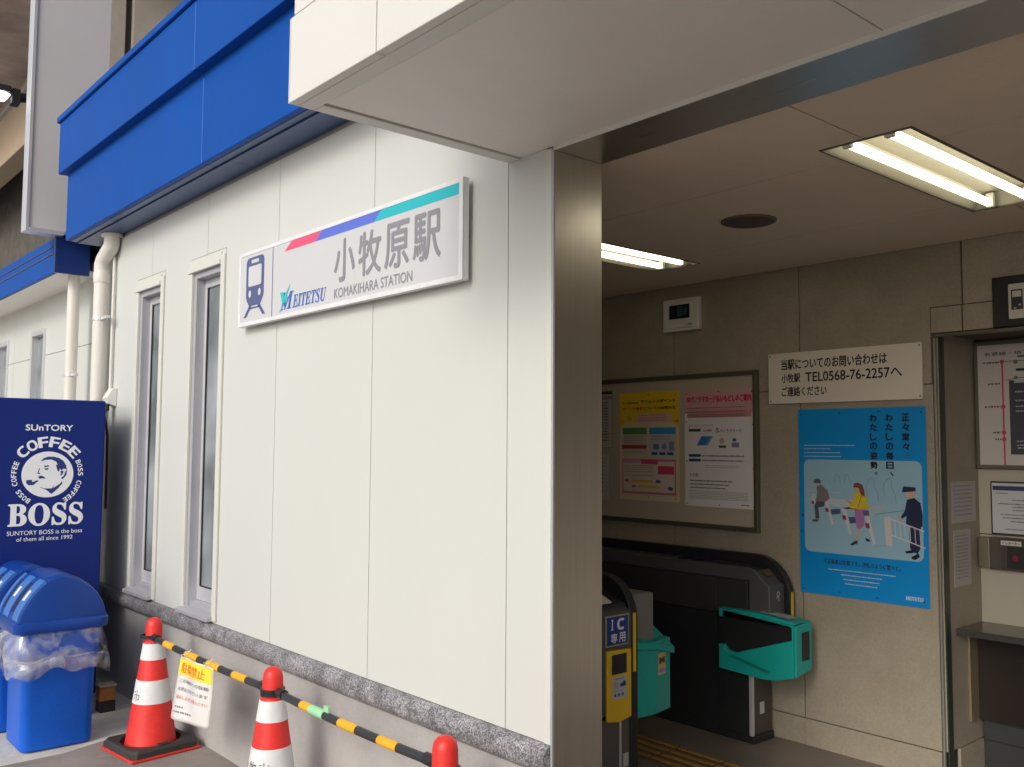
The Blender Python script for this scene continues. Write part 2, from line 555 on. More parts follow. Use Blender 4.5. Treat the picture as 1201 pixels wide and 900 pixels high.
# ---- station building
DY = 2.131
bld = thing('station_building', (-4.5, DY, 0), 'cream panelled station building with blue fascia, granite sill band and open entrance', 'building')
WINS = [(-5.37, -4.965, 0.70, 2.665), (-6.285, -5.885, 0.70, 2.665)]
core = MB()
for c in cells((-7.2, -2.262, 0.60, 4.0), WINS): core.box(c[0], c[1], DY + .012, 2.355, c[2], c[3])
core.box(-7.2, -2.262, DY + .004, 2.355, 0.0, 0.60)
core.box(-7.196, -7.0, 2.355, 5.6, 0.0, 4.0)
obj('wall_core', core, M_JOINTL, bld)
seams = [-7.2, -6.965, -6.07, -5.175, -4.28, -3.383, -2.488, -2.284]
for a, b in zip(seams, seams[1:]):
    mb = MB()
    for c in cells((a + .0022, b - .0022, 0.674, 3.105), [(w[0] - .002, w[1] + .002, w[2] - .002, w[3] + .002) for w in WINS]):
        mb.box(c[0], c[1], DY, DY + .014, c[2], c[3])
    obj('wall_panel', mb, M_WALL, bld)
bx('corner_trim', (-2.2815, -2.253, DY - .010, DY + .05, 0.674, 2.668), M_TRIM, bld, .003)
bx('plinth', (-7.2, -2.253, DY - .004, DY + .004, 0.0, 0.585), M_PLINTH, bld)
# granite sill band in lengths, with a rounded nose
gx = [-7.2, -6.55, -5.63, -4.72, -3.83, -3.02, -2.253]
for a, b in zip(gx, gx[1:]):
    prof = [(DY + .01, .58), (DY - .022, .58), (DY - .034, .59), (DY - .040, .61), (DY - .040, .632), (DY - .034, .652), (DY - .022, .666), (DY - .004, .672), (DY + .01, .672)]
    obj('granite_sill', MB().prism(prof, 'x', a + .001, b - .001), M_GRAN, bld, smooth=True)
# window assemblies
for i, (x0, x1, z0, z1) in enumerate(WINS):
    fr = MB()
    y0, y1 = DY + .055, DY + .13
    fr.box(x0 - .001, x0 + .035, DY + .004, y1, z0, z1)      # left reveal
    fr.box(x1 - .028, x1 + .001, DY + .004, y1, z0, z1)
    fr.box(x0 + .035, x1 - .028, DY + .004, y1, z1 - .035, z1)
    fr.box(x0 + .035, x1 - .028, DY + .02, y1, z0, z0 + .05)
    w = obj('window', fr, M_ALU, bld, .002)
    s_ = MB()
    a, b, c, d = x0 + .036, x1 - .029, z0 + .051, z1 - .036
    s_.box(a, a + .028, y0, y0 + .035, c, d); s_.box(b - .022, b, y0, y0 + .035, c, d)
    s_.box(a + .028, b - .022, y0, y0 + .035, d - .05, d); s_.box(a + .028, b - .022, y0, y0 + .035, c, c + .075)
    obj('sash', s_, M_ALUL, w, .003)
    obj('pane', MB().box(a + .028, b - .022, y0 + .014, y0 + .020, c + .075, d - .05), M_GLASS, w)
    bl = MB()
    rd = random.Random(i)
    for k in range(46):
        z = c + .1 + k * .037
        if z < d - .06: bl.box(a + .05, b - .045, y0 + .035, y0 + .05, z, z + .016)
    obj('blind', bl, M_ALUL, w)
    obj('lock', MB().box(b - .034, b - .02, y0 - .012, y0 + .002, 1.62, 1.66).box(b - .034, b - .02, y0 - .010, y0 + .002, 2.16, 2.19), M_CWHITE, w)
    t = MB()
    t.box(x0 - .045, x0 - .001, DY - .012, DY + .004, z0, z1 + .03); t.box(x1 + .001, x1 + .05, DY - .012, DY + .004, z0 - .015, z1 + .055)
    obj('casing', t, M_TRIM, w, .003)
    obj('sealant', MB().box(x1 + .052, x1 + .0555, DY - .0015, DY + .001, z0 - .015, z1 + .09).box(x0 - .045, x1 + .052, DY - .0015, DY + .001, z1 + .087, z1 + .09), M_JOINTL, w)
    obj('gasket', MB().box(a + .0282, a + .034, y0 + .006, y0 + .0135, c + .075, d - .05).box(b - .028, b - .0222, y0 + .006, y0 + .0135, c + .075, d - .05).box(a + .034, b - .028, y0 + .006, y0 + .0135, c + .0752, c + .081), M_BLACK, w)
    obj('hood', MB().box(x0 - .045, x1 + .001, DY - .022, DY + .004, z1 + .001, z1 + .030).box(x0 - .045, x1 + .001, DY - .010, DY + .004, z1 + .030, z1 + .075), M_TRIM, w, .003)
    obj('window_sill', MB().prism([(DY - .045, z0 - .018), (DY - .045, z0 + .002), (DY + .056, z0 + .03), (DY + .056, z0 - .018)], 'x', x0 - .03, x1 + .012), M_ALU, w, .002)
# fascia: lower band, upper band, coping, soffit
FL = [-7.21, -4.717, -2.35]
for a, b in zip(FL, FL[1:]):
    lo = MB().box(a + .0015, b - .0015, 1.894, 1.93, 3.137, 3.70)
    obj('fascia_panel', lo, M_BLUE, bld, .004)
    obj('soffit_lip', MB().box(a + .0015, b - .0015, 1.932, 1.975, 3.137, 3.16), M_BLUEDK, bld, .003)
FU = [-7.262, -4.717, -2.35]
for a, b in zip(FU, FU[1:]):
    obj('fascia_panel', MB().box(a + .0015, b - .0015, 1.84, 1.93, 3.632, 4.015).box(a + .0015, b - .0015, 1.932, 4.6, 3.9, 4.015), M_BLUE, bld, .005)
obj('coping', MB().box(-7.285, -2.35, 1.822, 4.6, 4.018, 4.062), M_BLUE, bld, .006)
for a, b in ((-7.2, -6.1), (-6.1, -4.55), (-4.55, -3.4), (-3.4, -2.35)):
    obj('soffit_panel', MB().box(a + .002, b - .002, 1.9785, DY - .002, 3.128, 3.15), M_BLUEDK, bld)
obj('fascia_end', MB().box(-7.213, -7.205, 1.93, 4.6, 3.137, 3.632), M_BLUE, bld)
obj('fascia_core', MB().box(-7.19, -2.36, 1.934, 2.34, 3.162, 3.63), M_JOINT, bld)

# ---- canopy over the entrance
cx0, cy0, cz = -2.48, 1.255, 2.668
can = thing('entrance_canopy', (-1.0, 1.7, cz), 'cream panelled box canopy jutting out above the station entrance', 'canopy')
cxs = [-2.478, -2.0, -1.08, -0.16, 0.76, 1.68]
for a, b in zip(cxs, cxs[1:]):
    obj('front_panel', MB().box(a + .003, b - .003, cy0, cy0 + .03, cz, 2.930), M_CANOPY, can, .003)
    obj('front_panel', MB().box(a + .003, b - .003, cy0 + .010, cy0 + .03, 2.942, 4.2), M_CANOPY, can, .003)
obj('edge_cap', MB().box(cx0 - .004, cx0 + .001, cy0 + .002, DY - .003, cz + .002, 2.930).box(cx0 + .006, cx0 + .010, cy0 + .012, 1.83, 2.942, 4.2), M_CANOPY, can)
obj('joint_backing', MB().box(cx0 + .012, 1.68, cy0 + .032, DY - .02, cz + .03, 4.18), M_JOINTL, can)
lip = MB()
lip.box(-2.476, 1.68, cy0 + .031, cy0 + .085, cz, cz + .02)
lip.box(-2.476, -2.424, cy0 + .086, DY - .001, cz, cz + .02)
obj('soffit_border', lip, M_CANOPY, can, .002)
sx = [-2.418, -1.073, 0.27, 1.68]
for a, b in zip(sx, sx[1:]):
    obj('soffit_panel', MB().box(a + .0025, b - .0025, cy0 + .092, DY - .003, cz + .006, cz + .026), M_SOFFIT, can)

# ---- stainless steel entrance surround
ent = thing('entrance_frame', (-2.25, 2.2, 0), None, None, parent=bld)
obj('jamb', MB().box(-2.262, -2.250, DY + .001, 2.366, 0.008, 2.662), M_STEEL, ent, .0015)
obj('edge_strip', MB().box(-2.2525, -2.2445, DY - .008, DY + .0008, 0.008, 2.660), M_ALU, ent, .001)
obj('lintel', MB().box(-2.2495, 1.68, DY + .001, 2.366, 2.662, 2.672), M_STEEL, ent)
obj('lintel_edge', MB().box(-2.2495, 1.68, DY - .004, DY + .0006, 2.660, 2.676), M_TRIM, ent)
obj('upper_wall', MB().box(-2.262, 3.0, DY + .03, 2.355, 2.69, 4.0), M_JOINTL, ent)

# ---- interior
CZ = 2.690
L1 = (-1.686, -1.374, 2.89, 4.125); L2 = (-3.530, -3.218, 2.93, 4.165)
ceil = struct(bx('ceiling', (-7.1, 3.0, 2.357, 5.6, CZ + .075, CZ + .13), M_JOINT))
cxl = [-7.05, -5.21, -3.37, -1.53, 0.31, 2.15, 3.0]; cyl = [2.367, 3.06, 3.98, 4.6812]
for a, b in zip(cxl, cxl[1:]):
    for c, d in zip(cyl, cyl[1:]):
        mb = MB()
        for q in cells((a + .003, b - .003, c + .0038, d - .0038), [L1, L2]): mb.box(q[0], q[1], q[2], q[3], CZ, CZ + .012)
        obj('ceiling_panel', mb, M_CEIL, ceil)
obj('joint_backing', MB().box(-7.05, -3.54, 2.367, 4.68, CZ + .014, CZ + .02).box(-3.2, -1.70, 2.367, 4.68, CZ + .014, CZ + .02).box(-1.36, 3.0, 2.367, 4.68, CZ + .014, CZ + .02)
    .box(-3.54, -3.2, 2.367, 2.92, CZ + .014, CZ + .02).box(-3.54, -3.2, 4.18, 4.68, CZ + .014, CZ + .02).box(-1.70, -1.36, 2.367, 2.88, CZ + .014, CZ + .02).box(-1.70, -1.36, 4.14, 4.68, CZ + .014, CZ + .02), mat('ceiling_joint_shadow_gap', (.035, .028, .022), .9), ceil)
YB = 4.682
wall = struct(obj('wall_back', MB().box(-7.0, -2.135, YB + .010, 5.5, 0, CZ + .07).box(-2.135, 3.0, YB + .010, 5.5, 2.235, CZ + .07).box(-2.135, 3.0, 5.125, 5.5, 0, 2.235).box(-0.7, 3.0, YB + .010, 5.125, 0, 2.235), M_JOINT))
tx = [-6.555, -5.64, -4.725, -3.812, -2.898]
for a, b in zip(tx, tx[1:]):
    obj('wall_tile', MB().box(a + .003, b - .003, YB, YB + .012, .156, 1.977), M_TILE, wall)
    obj('wall_tile', MB().box(a + .003, b - .003, YB, YB + .012, 1.983, CZ), M_TILE, wall)
    obj('skirting', MB().box(a + .001, b - .001, YB - .004, YB + .012, .008, .150), M_TILE, wall)
obj('wall_tile', MB().box(-2.895, -2.140, YB, YB + .012, .156, 1.977), M_TILE, wall)
obj('skirting', MB().box(-2.897, -2.140, YB - .004, YB + .012, .008, .150), M_TILE, wall)
obj('wall_tile', MB().prism([(-2.895, 1.983), (-2.147, 1.983), (-2.147, 2.372), (-1.988, 2.372), (-1.988, CZ), (-2.895, CZ)], 'y', YB, YB + .012), M_TILE, wall)
obj('wall_tile', MB().box(-2.141, -1.988, YB - .006, YB + .012, 2.238, 2.366), M_TILE, wall)
for a, b in ((-1.982, -1.07), (-1.07, -0.155), (-0.155, 0.76), (0.76, 1.68)):
    obj('wall_tile', MB().box(a + .003, b - .003, YB - .006, YB + .012, 2.238, 2.366), M_TILE, wall)
    obj('wall_tile', MB().box(a + .003, b - .003, YB, YB + .012, 2.372, CZ), M_TILE, wall)
obj('wall_tile', MB().box(-0.69, 3.0, YB, YB + .012, .01, 2.236), M_TILE, wall)
obj('opening_edge', MB().box(-2.141, -0.7, YB - .014, YB + .02, 2.216, 2.232), M_BFRAME, wall, .002)
struct(bx('wall_end', (2.2, 2.3, 2.37, 4.68, 0, 2.69), M_TILE))
struct(bx('wall_front', (1.68, 3.0, 2.14, 2.36, 0, 2.66), M_TILE))
struct(bx('wall_gate_side', (-7.0, -6.95, 2.37, 4.67, 0, 2.69), M_TILE))
struct(obj('wall_inner', MB().box(-6.94, -5.42, 2.362, 2.37, 0, CZ).box(-4.9, -2.27, 2.362, 2.37, 0, CZ), M_TILE))

# alcove with its side wall, glass-edged frame, shelf and panels
AX, AY = -2.112, 5.118
alc = struct(obj('wall_alcove', MB().box(-2.134, AX, YB + .012, AY, .155, 2.234), M_TILE))
obj('back_panel', MB().box(AX + .001, -0.71, AY, AY + .006, 0.735, 1.20), mat('cream_alcove_board', (0.46, 0.42, 0.34), .45, var=.03), alc)
obj('back_panel', MB().box(AX + .001, -0.71, AY, AY + .006, 1.205, 2.20), mat('cream_alcove_board', (0.46, 0.42, 0.34), .45, var=.03), alc)
obj('alcove_base', MB().box(AX + .001, -0.71, AY - .03, AY + .005, .008, .155), M_GATED, alc)
obj('alcove_skirting', MB().box(AX - .01, AX + .006, YB + .13, AY - .031, .008, .150), M_TILE, alc)
obj('guide_rail', MB().box(-2.133, -2.1225, YB - .008, YB + .011, .008, 2.214), mat('dull_rail_steel', (.34, .32, .285), .4, .5), alc, .0015)
obj('guide_groove', MB().box(-2.113, -2.106, YB + .006, YB + .055, .008, 2.214), mat('rail_green_black', (0.05, 0.06, 0.05), .35, .4), alc)
obj('under_panel', MB().box(AX + .016, -0.71, 5.02, 5.035, .265, .70), M_BROWN, alc)
obj('under_side', MB().box(AX + .002, AX + .014, 4.93, 5.035, .262, .70), mat('ochre_steel', (.34, .27, .17), .4, .5), alc)
obj('leg_panel', MB().box(AX + .02, -0.71, 5.06, 5.085, .156, .262), M_GATED, alc)
sh = thing('counter_shelf', (-1.5, 4.95, .73), 'dark granite counter shelf running across the alcove below the intercom', 'shelf')
obj('slab', MB().box(AX + .002, -0.71, 4.80, AY - .002, .712, .745), mat('dark_granite_shelf', (0.055, 0.055, 0.05), .18, var=.3, scale=60), sh, .004)

# ---- neighbouring wing
wing = thing('side_wing', (-10, 2.45, 0), 'lower cream wing with blue fascia and narrow windows beyond the drainpipes', 'building')
wx1 = -8.05
wy = 2.40
wwin = [(-11.62, -11.12, 0.9, 2.765), (-10.16, -9.66, 0.9, 2.765)]
wc = MB()
for c in cells((-22, -7.205, 0, 3.2), wwin): wc.box(c[0], c[1], wy + .012, wy + .3, c[2], c[3])
obj('wall_core', wc, M_JOINTL, wing)
ws = [-22, -16.5, -15.6, -14.7, -13.8, -12.9, -12.0, -10.9, -9.9, -8.9, -7.93, -7.205]
for a, b in zip(ws, ws[1:]):
    for z0, z1 in ((0, .9), (.9, 1.9), (1.9, 2.5), (2.5, 3.1)):
        mb = MB()
        for c in cells((a + .003, b - .003, z0 + .003, z1 - .003), wwin): mb.box(c[0], c[1], wy, wy + .014, c[2], c[3])
        if mb.v: obj('wall_panel', mb, M_WALL, wing)
for x0, x1, z0, z1 in wwin:
    w = obj('window', MB().box(x0, x0 + .05, wy - .02, wy + .1, z0, z1).box(x1 - .04, x1, wy - .02, wy + .1, z0, z1).box(x0 + .05, x1 - .04, wy - .02, wy + .1, z1 - .05, z1).box(x0 + .05, x1 - .04, wy - .02, wy + .1, z0, z0 + .05), M_ALUL, wing, .003)
    obj('pane', MB().box(x0 + .05, x1 - .04, wy + .04, wy + .05, z0 + .05, z1 - .05), M_GLASS, w)
obj('fascia_panel', MB().box(-22, wx1, 2.045, 2.08, 3.045, 3.335), M_BLUE, wing, .004)
obj('fascia_groove', MB().box(-22, wx1 - .04, 2.040, 2.046, 3.20, 3.208).box(-22, wx1 - .04, 2.040, 2.046, 3.26, 3.266), M_JOINT, wing)
obj('fascia_end', MB().box(wx1 - .03, wx1 + .004, 2.04, 2.31, 3.04, 3.338), mat('navy_end_panel', (.008, .03, .16), .4), wing, .003)
obj('soffit', MB().box(-22, wx1 - .032, 2.082, wy, 3.06, 3.09), M_SOFFIT, wing)
obj('roof', MB().box(-22, -7.29, 2.085, 4.0, 3.34, 3.36), M_BLUEDK, wing)

# ---- projecting blade sign seen from its blank side
bs = thing('blade_sign', (-8.0, 2.1, 3.34), 'tall blank grey sign box with pale metal rim jutting out behind the blue fascia', 'sign')
obj('sign_face', MB().box(-8.12, -8.006, 1.83, 2.395, 3.375, 7.0), M_SIGNG, bs)
obj('rim', MB().box(-8.13, -7.995, 1.800, 1.829, 3.34, 7.0).box(-8.13, -7.995, 1.829, 2.40, 3.34, 3.372), M_ALUL, bs, .003)

# ---- railway viaduct behind and above
via = thing('railway_viaduct', (-14, 8, 0), 'brown concrete railway viaduct looming over the station roof', 'viaduct')
obj('deck', MB().box(-60, 12, 2.32, 14, 8.6, 9.4), M_CONCD, via)
obj('girder', MB().box(-60, -12.2, 4.2, 4.6, 7.3, 8.6), M_TAN, via, .02)
obj('flange', MB().box(-60, -12.2, 4.12, 4.68, 8.30, 8.37), M_ALU, via, .01)
for x in (-12.0,):
    obj('pier', MB().box(x - 1.2, x - .02, 3.86, 7.0, 0, 8.6), M_CONC, via, .02)
    obj('pilaster', MB().box(x - .5, x, 3.57, 3.78, 0, 8.6), M_CONC, via, .015)
    obj('pier_groove', MB().box(x - .5, x - .06, 3.78, 3.86, 0, 8.6), M_JOINT, via)
    obj('cable', MB().tube([(x - .02, 3.545, 0), (x - .02, 3.545, 8.6)], .02, 8), M_BROWN, via)
obj('shade_backdrop', MB().box(-60, 12, 5.2, 5.4, 0, 8.6), mat('backdrop_shade_dark', (.10, .088, .075), .9, var=.3), via)  # dark backdrop; the gloom under the deck is put into its colour
fl = thing('floodlight', (-9.5, 2.0, 4.9), 'lit floodlight on a black bracket beside the blank grey sign box', 'lamp')
obj('bracket', MB().tube([(-9.5, 2.14, 4.93), (-9.5, 2.0, 4.90)], .045, 12).tube([(-9.5, 2.42, 4.88), (-9.5, 2.1, 4.92)], .03, 10).box(-9.56, -9.44, 1.97, 2.04, 4.83, 4.97), M_BLACK, fl, smooth=True)
obj('housing', MB().box(-9.58, -9.42, 1.55, 1.96, 4.92, 4.98), M_BLACK, fl, .01)
obj('lens', MB().prism([(1.55, 4.80), (1.93, 4.86), (1.96, 4.90), (1.90, 4.918), (1.55, 4.918)], 'x', -9.575, -9.425), M_FLOODG, fl, .01)

# ---- drainpipes
def drainpipe(name, x, y, r, ztop, label, elbow):
    t = thing(name, (x, y, 0), label, 'drainpipe', 'drainpipes at the building corner')
    if elbow:
        obj('pipe', MB().tube([(x, y, 0.02), (x, y, 2.90)], r, 20), M_PIPE, t, smooth=True)
        obj('elbow', MB().tube([(x, y, 2.84), (x, y, 2.93), (x + .02, y + .004, 2.97), (x + .10, y + .012, 3.02), (x + .15, y + .014, 3.05), (x + .165, y + .014, 3.127)], r * 1.07, 20), M_PIPE, t, smooth=True)
        obj('collar', MB().lathe([(r * 1.5, 3.108), (r * 1.5, 3.126)], x + .165, y + .014, 20), M_PIPE, t)
        obj('coupling', MB().lathe([(r * 1.08, 2.80), (r * 1.12, 2.81), (r * 1.12, 2.87), (r * 1.08, 2.88)], x, y, 24), M_PIPE, t, smooth=True)
    else:
        obj('pipe', MB().tube([(x, y, 0.02), (x, y, ztop)], r, 18), M_PIPE, t, smooth=True)
    for z in ((2.54,) if elbow else (2.22,)):
        obj('bracket', MB().lathe([(r * 1.1, z - .012), (r * 1.1, z + .012)], x, y, 20).box(x + r, x + r + .13, y - .012, y + .012, z - .010, z + .010), M_ALUL, t)
    return t
drainpipe('drainpipe', -6.885, 2.06, .050, 3.12, 'thick cream drainpipe with an elbow under the main blue fascia', True)
drainpipe('drainpipe', -8.22, 2.24, .048, 3.058, 'thinner cream drainpipe coming down from the lower blue fascia', False)
cd = thing('conduit', (-6.72, 2.11, 2), 'thin cream conduit running down the wall beside the thick drainpipe', 'conduit')
obj('tube', MB().tube([(-6.78, 2.112, 1.98), (-6.78, 2.112, 2.98)], .011, 10), M_PIPE, cd, smooth=True)
ob = thing('outlet_box', (-6.70, 2.10, 1.92), 'small cream outlet box with dangling plugs just above the vending machine', 'outlet')
obj('cover', MB().prism([(2.13, 1.91), (2.075, 1.93), (2.06, 1.97), (2.10, 2.04), (2.13, 2.04)], 'x', -6.78, -6.68), M_WHITEP, ob, .004)
obj('cable', MB().tube([(-6.74, 2.08, 1.93), (-6.73, 2.06, 1.86), (-6.71, 2.07, 1.80), (-6.73, 2.09, 1.70), (-6.75, 2.10, 1.2)], .009, 8).tube([(-6.72, 2.08, 1.93), (-6.69, 2.06, 1.88), (-6.72, 2.05, 1.83), (-6.74, 2.07, 1.6)], .007, 8).box(-6.76, -6.71, 2.05, 2.09, 1.88, 1.93), M_BLACK, ob, smooth=True)

# ================================================================== STATION SIGN
for a in FL[1:-1]:
    obj('joint_strip', MB().box(a - .004, a + .004, 1.8925, 1.8965, 3.14, 3.60).box(a - .004, a + .004, 1.8385, 1.8425, 3.636, 4.0), mat('pale_blue_sealant', (.05, .17, .55), .5, spec=.3), bld)
sg = thing('station_sign', (-3.66, 2.1, 2.27), 'wide white station name board with train pictogram and coloured stripe on the cream wall', 'sign')
sx0, sx1, sz0, sz1 = -4.628, -2.690, 2.268, 2.658
obj('frame', MB().box(sx0, sx1, 2.084, 2.109, sz0, sz1).box(sx0 + .03, sx1 - .03, 2.109, 2.130, sz0 + .03, sz1 - .03), M_ALUL, sg, .001)
obj('rim', MB().box(sx0, sx0 + .024, 2.079, 2.083, sz0, sz1).box(sx1 - .024, sx1, 2.079, 2.083, sz0, sz1).box(sx0 + .024, sx1 - .024, 2.079, 2.083, sz1 - .019, sz1).box(sx0 + .024, sx1 - .024, 2.079, 2.083, sz0, sz0 + .020), M_CWHITE, sg, .001)
obj('face', MB().box(sx0 + .024, sx1 - .024, 2.0815, 2.0838, sz0 + .020, sz1 - .019), mat('sign_white', (.58, .585, .60), .35, var=.01), sg)
p = Print((0, 2.0815, 0), WX, WZ, .0006)
NV = (0.085, 0.105, 0.24)
u0, u1 = -4.540, -4.330
p.mb.add([], [])
def pl(pts, c, k=0): p.poly(pts, c, k)
# train pictogram
p.rrect(-4.540, -4.334, 2.395, 2.622, .03, NV, 0)
p.poly([(-4.53, 2.40), (-4.344, 2.40), (-4.372, 2.368), (-4.50, 2.368)], NV, 1)
SW = (.58, .585, .60)
p.rrect(-4.512, -4.362, 2.470, 2.576, .012, SW, 2)
p.rrect(-4.480, -4.394, 2.590, 2.608, .006, SW, 2)
p.disc(-4.492, 2.432, .015, SW, 2, .019); p.disc(-4.382, 2.432, .015, SW, 2, .019)
p.poly([(-4.500, 2.368), (-4.470, 2.368), (-4.530, 2.312), (-4.560, 2.312)], NV, 2)
p.poly([(-4.402, 2.368), (-4.372, 2.368), (-4.312, 2.312), (-4.342, 2.312)], NV, 2)
p.rect(-4.492, -4.38, 2.352, 2.360, NV, 2)
p.done('train_pictogram', sg)
p = Print((0, 2.0815, 0), WX, WZ, .0006)
p.rect(-4.243, -4.236, 2.289, 2.638, NV, 0)
p.poly([(-4.117, 2.596), (-3.812, 2.596), (-3.752, 2.639), (-4.042, 2.639)], (.72, .09, .19), 0)
p.poly([(-3.812, 2.596), (-3.307, 2.596), (-3.247, 2.639), (-3.752, 2.639)], (.10, .16, .62), 0)
p.poly([(-3.307, 2.596), (-2.714, 2.596), (-2.714, 2.639), (-3.247, 2.639)], (.02, .46, .52), 0)
p.done('stripe', sg)
p = Print((0, 2.0815, 0), WX, WZ, .0006)
GY = (.25, .25, .28)
for ch, a, b in (('小', -3.635, -3.455), ('牧', -3.428, -3.245), ('原', -3.222, -3.040), ('駅', -3.016, -2.826)):
    p.text(ch, a, b, 2.374, 2.568, GY, 1, bold=.020)
p.text('KOMAKIHARA STATION', -3.628, -3.016, 2.305, 2.350, GY, 1, bold=.012)
p.text(serifi('EITETSU'), -4.020, -3.700, 2.307, 2.371, (.04, .13, .45), 1, bold=.01)
p.text(serifi('M'), -4.150, -4.014, 2.306, 2.392, (.04, .13, .45), 1, bold=.01)
p.poly([(-4.150, 2.395), (-4.120, 2.398), (-4.108, 2.375), (-4.066, 2.412), (-4.046, 2.432), (-4.085, 2.365), (-4.107, 2.332), (-4.13, 2.345)], (.02, .48, .48), 2)
p.poly([(-4.156, 2.300), (-4.148, 2.30), (-4.06, 2.37), (-4.075, 2.37)], (.10, .45, .65), 2)
p.done('lettering', sg)

# ================================================================== VENDING MACHINE
vx = -6.29
vm = thing('vending_machine', (-6.8, 1.6, 0), 'tall dark blue canned coffee vending machine seen from its printed side', 'vending machine')
obj('cabinet', MB().box(-7.27, vx, 1.30, 1.94, .06, 1.930), M_VEND, vm, .012)
obj('door', MB().box(-7.27, vx, 1.215, 1.296, .10, 1.925), M_VEND, vm, .012)
obj('display_window', MB().box(-7.20, vx - .08, 1.207, 1.2155, 1.05, 1.80), M_GLASS, vm)
obj('delivery_flap', MB().box(-7.1, -6.6, 1.207, 1.2155, .35, .55), M_BLACK, vm)
for x in (-7.2, -6.36):
    for y in (1.36, 1.88):
        obj('foot', MB().lathe([(.03, .004), (.03, .03), (.012, .03), (.012, .06)], x, y, 12), M_BLACK, vm)
p = Print((vx, 0, 0), WY, WZ, .0005)
VW = (.86, .87, .90)
p.text('SUnTORY', 1.466, 1.741, 1.730, 1.769, VW, 1, bold=.028)
YC, ZC = 1.603, 1.458
p.arc_text(sansb('COFFEE'), YC, ZC, .203, 146, 34, .066, VW, 1, .92, bold=.006)
p.arc_text(sansb('BOSS COFFEE'), YC, ZC, .193, 240, 155, .030, VW, 1, .82)
p.arc_text(sansb('BOSS COFFEE'), YC, ZC, .193, 28, -60, .030, VW, 1, .82)
p.text(serif('BOSS'), 1.386, 1.820, 1.140, 1.282, VW, 1, bold=.022)
p.text('SUNTORY BOSS is the boss', 1.386, 1.818, 1.088, 1.114, VW, 1, bold=.005)
p.text('of them all since 1992', 1.440, 1.762, 1.050, 1.075, VW, 1, bold=.005)
p.done('lettering', vm)
p = Print((vx, 0, 0), WY, WZ, .0005)
VB = (.012, .035, .20)
p.disc(YC, ZC, .150, VW, 0, .143, 48)
def q(pts, c, k=1): p.poly([(YC + (x - 225) / 1000 * 1.2, ZC - (y - 393) / 1000 * 1.27) for x, y in pts], c, k)
# round emblem: a generic man in profile with parted hair, moustache and pipe
q([(188, 330), (200, 315), (222, 306), (250, 306), (276, 312), (298, 326), (312, 348), (318, 372), (308, 366), (300, 366), (290, 374), (278, 360), (272, 346), (262, 330), (240, 320), (210, 322)], VB)
q([(318, 372), (316, 396), (306, 410), (296, 418), (290, 412), (304, 400), (310, 380)], VB)
q([(262, 346), (276, 346), (282, 370), (278, 382), (270, 372)], VB)
q([(284, 382), (292, 374), (300, 378), (298, 392), (288, 400), (284, 396), (292, 388)], VB, 2)
q([(204, 352), (226, 348), (230, 354), (208, 358)], VB); q([(206, 364), (228, 362), (226, 370), (212, 371)], VB)
q([(184, 362), (188, 362), (180, 384), (190, 388), (186, 392), (174, 388)], VB)
q([(178, 404), (192, 398), (208, 404), (216, 414), (200, 412), (186, 414)], VB)
q([(124, 420), (150, 418), (152, 430), (178, 420), (182, 424), (158, 444), (134, 444), (124, 434)], VB)
q([(186, 452), (212, 462), (246, 462), (262, 446), (252, 462), (286, 440), (296, 428), (298, 438), (278, 462), (246, 490), (222, 470), (196, 458)], VB)
p.done('emblem', vm)

# ================================================================== RECYCLING BINS
def rr_loop(cx, cy, hx, hy, r, z, n=6):
    out = []
    for sx_, sy_, a in ((1, 1, 0), (-1, 1, 90), (-1, -1, 180), (1, -1, 270)):
        for i in range(n):
            th = R(a + 90 * i / (n - 1))
            out.append((cx + sx_ * (hx - r) + r * math.cos(th), cy + sy_ * (hy - r) + r * math.sin(th), z))
    return out
def loft(loops, mb, m=None, cap=True):
    n = len(loops[0]); vs = [v for l in loops for v in l]; fs = []
    for i in range(len(loops) - 1):
        for k in range(n):
            fs.append((i * n + k, i * n + (k + 1) % n, (i + 1) * n + (k + 1) % n, (i + 1) * n + k))
    if cap: fs += [tuple(reversed(range(n))), tuple(range((len(loops) - 1) * n, len(loops) * n))]
    mb.add(vs, fs, m)
_lp = [(-.232, .700), (-.222, .74), (-.195, .795), (-.150, .860), (-.10, .910), (-.045, .938), (.015, .938), (.08, .912), (.14, .865), (.185, .81), (.213, .75), (.225, .700)]
def _cat(P, n=4):
    out = []
    for i in range(len(P) - 1):
        a, b, c, d = P[max(i - 1, 0)], P[i], P[i + 1], P[min(i + 2, len(P) - 1)]
        for j in range(n):
            t = j / n
            out.append(tuple(.5 * (2 * b[q] + (c[q] - a[q]) * t + (2 * a[q] - 5 * b[q] + 4 * c[q] - d[q]) * t * t + (3 * b[q] - a[q] - 3 * c[q] + d[q]) * t ** 3) for q in (0, 1)))
    return out + [P[-1]]
LIDP = _cat(_lp)
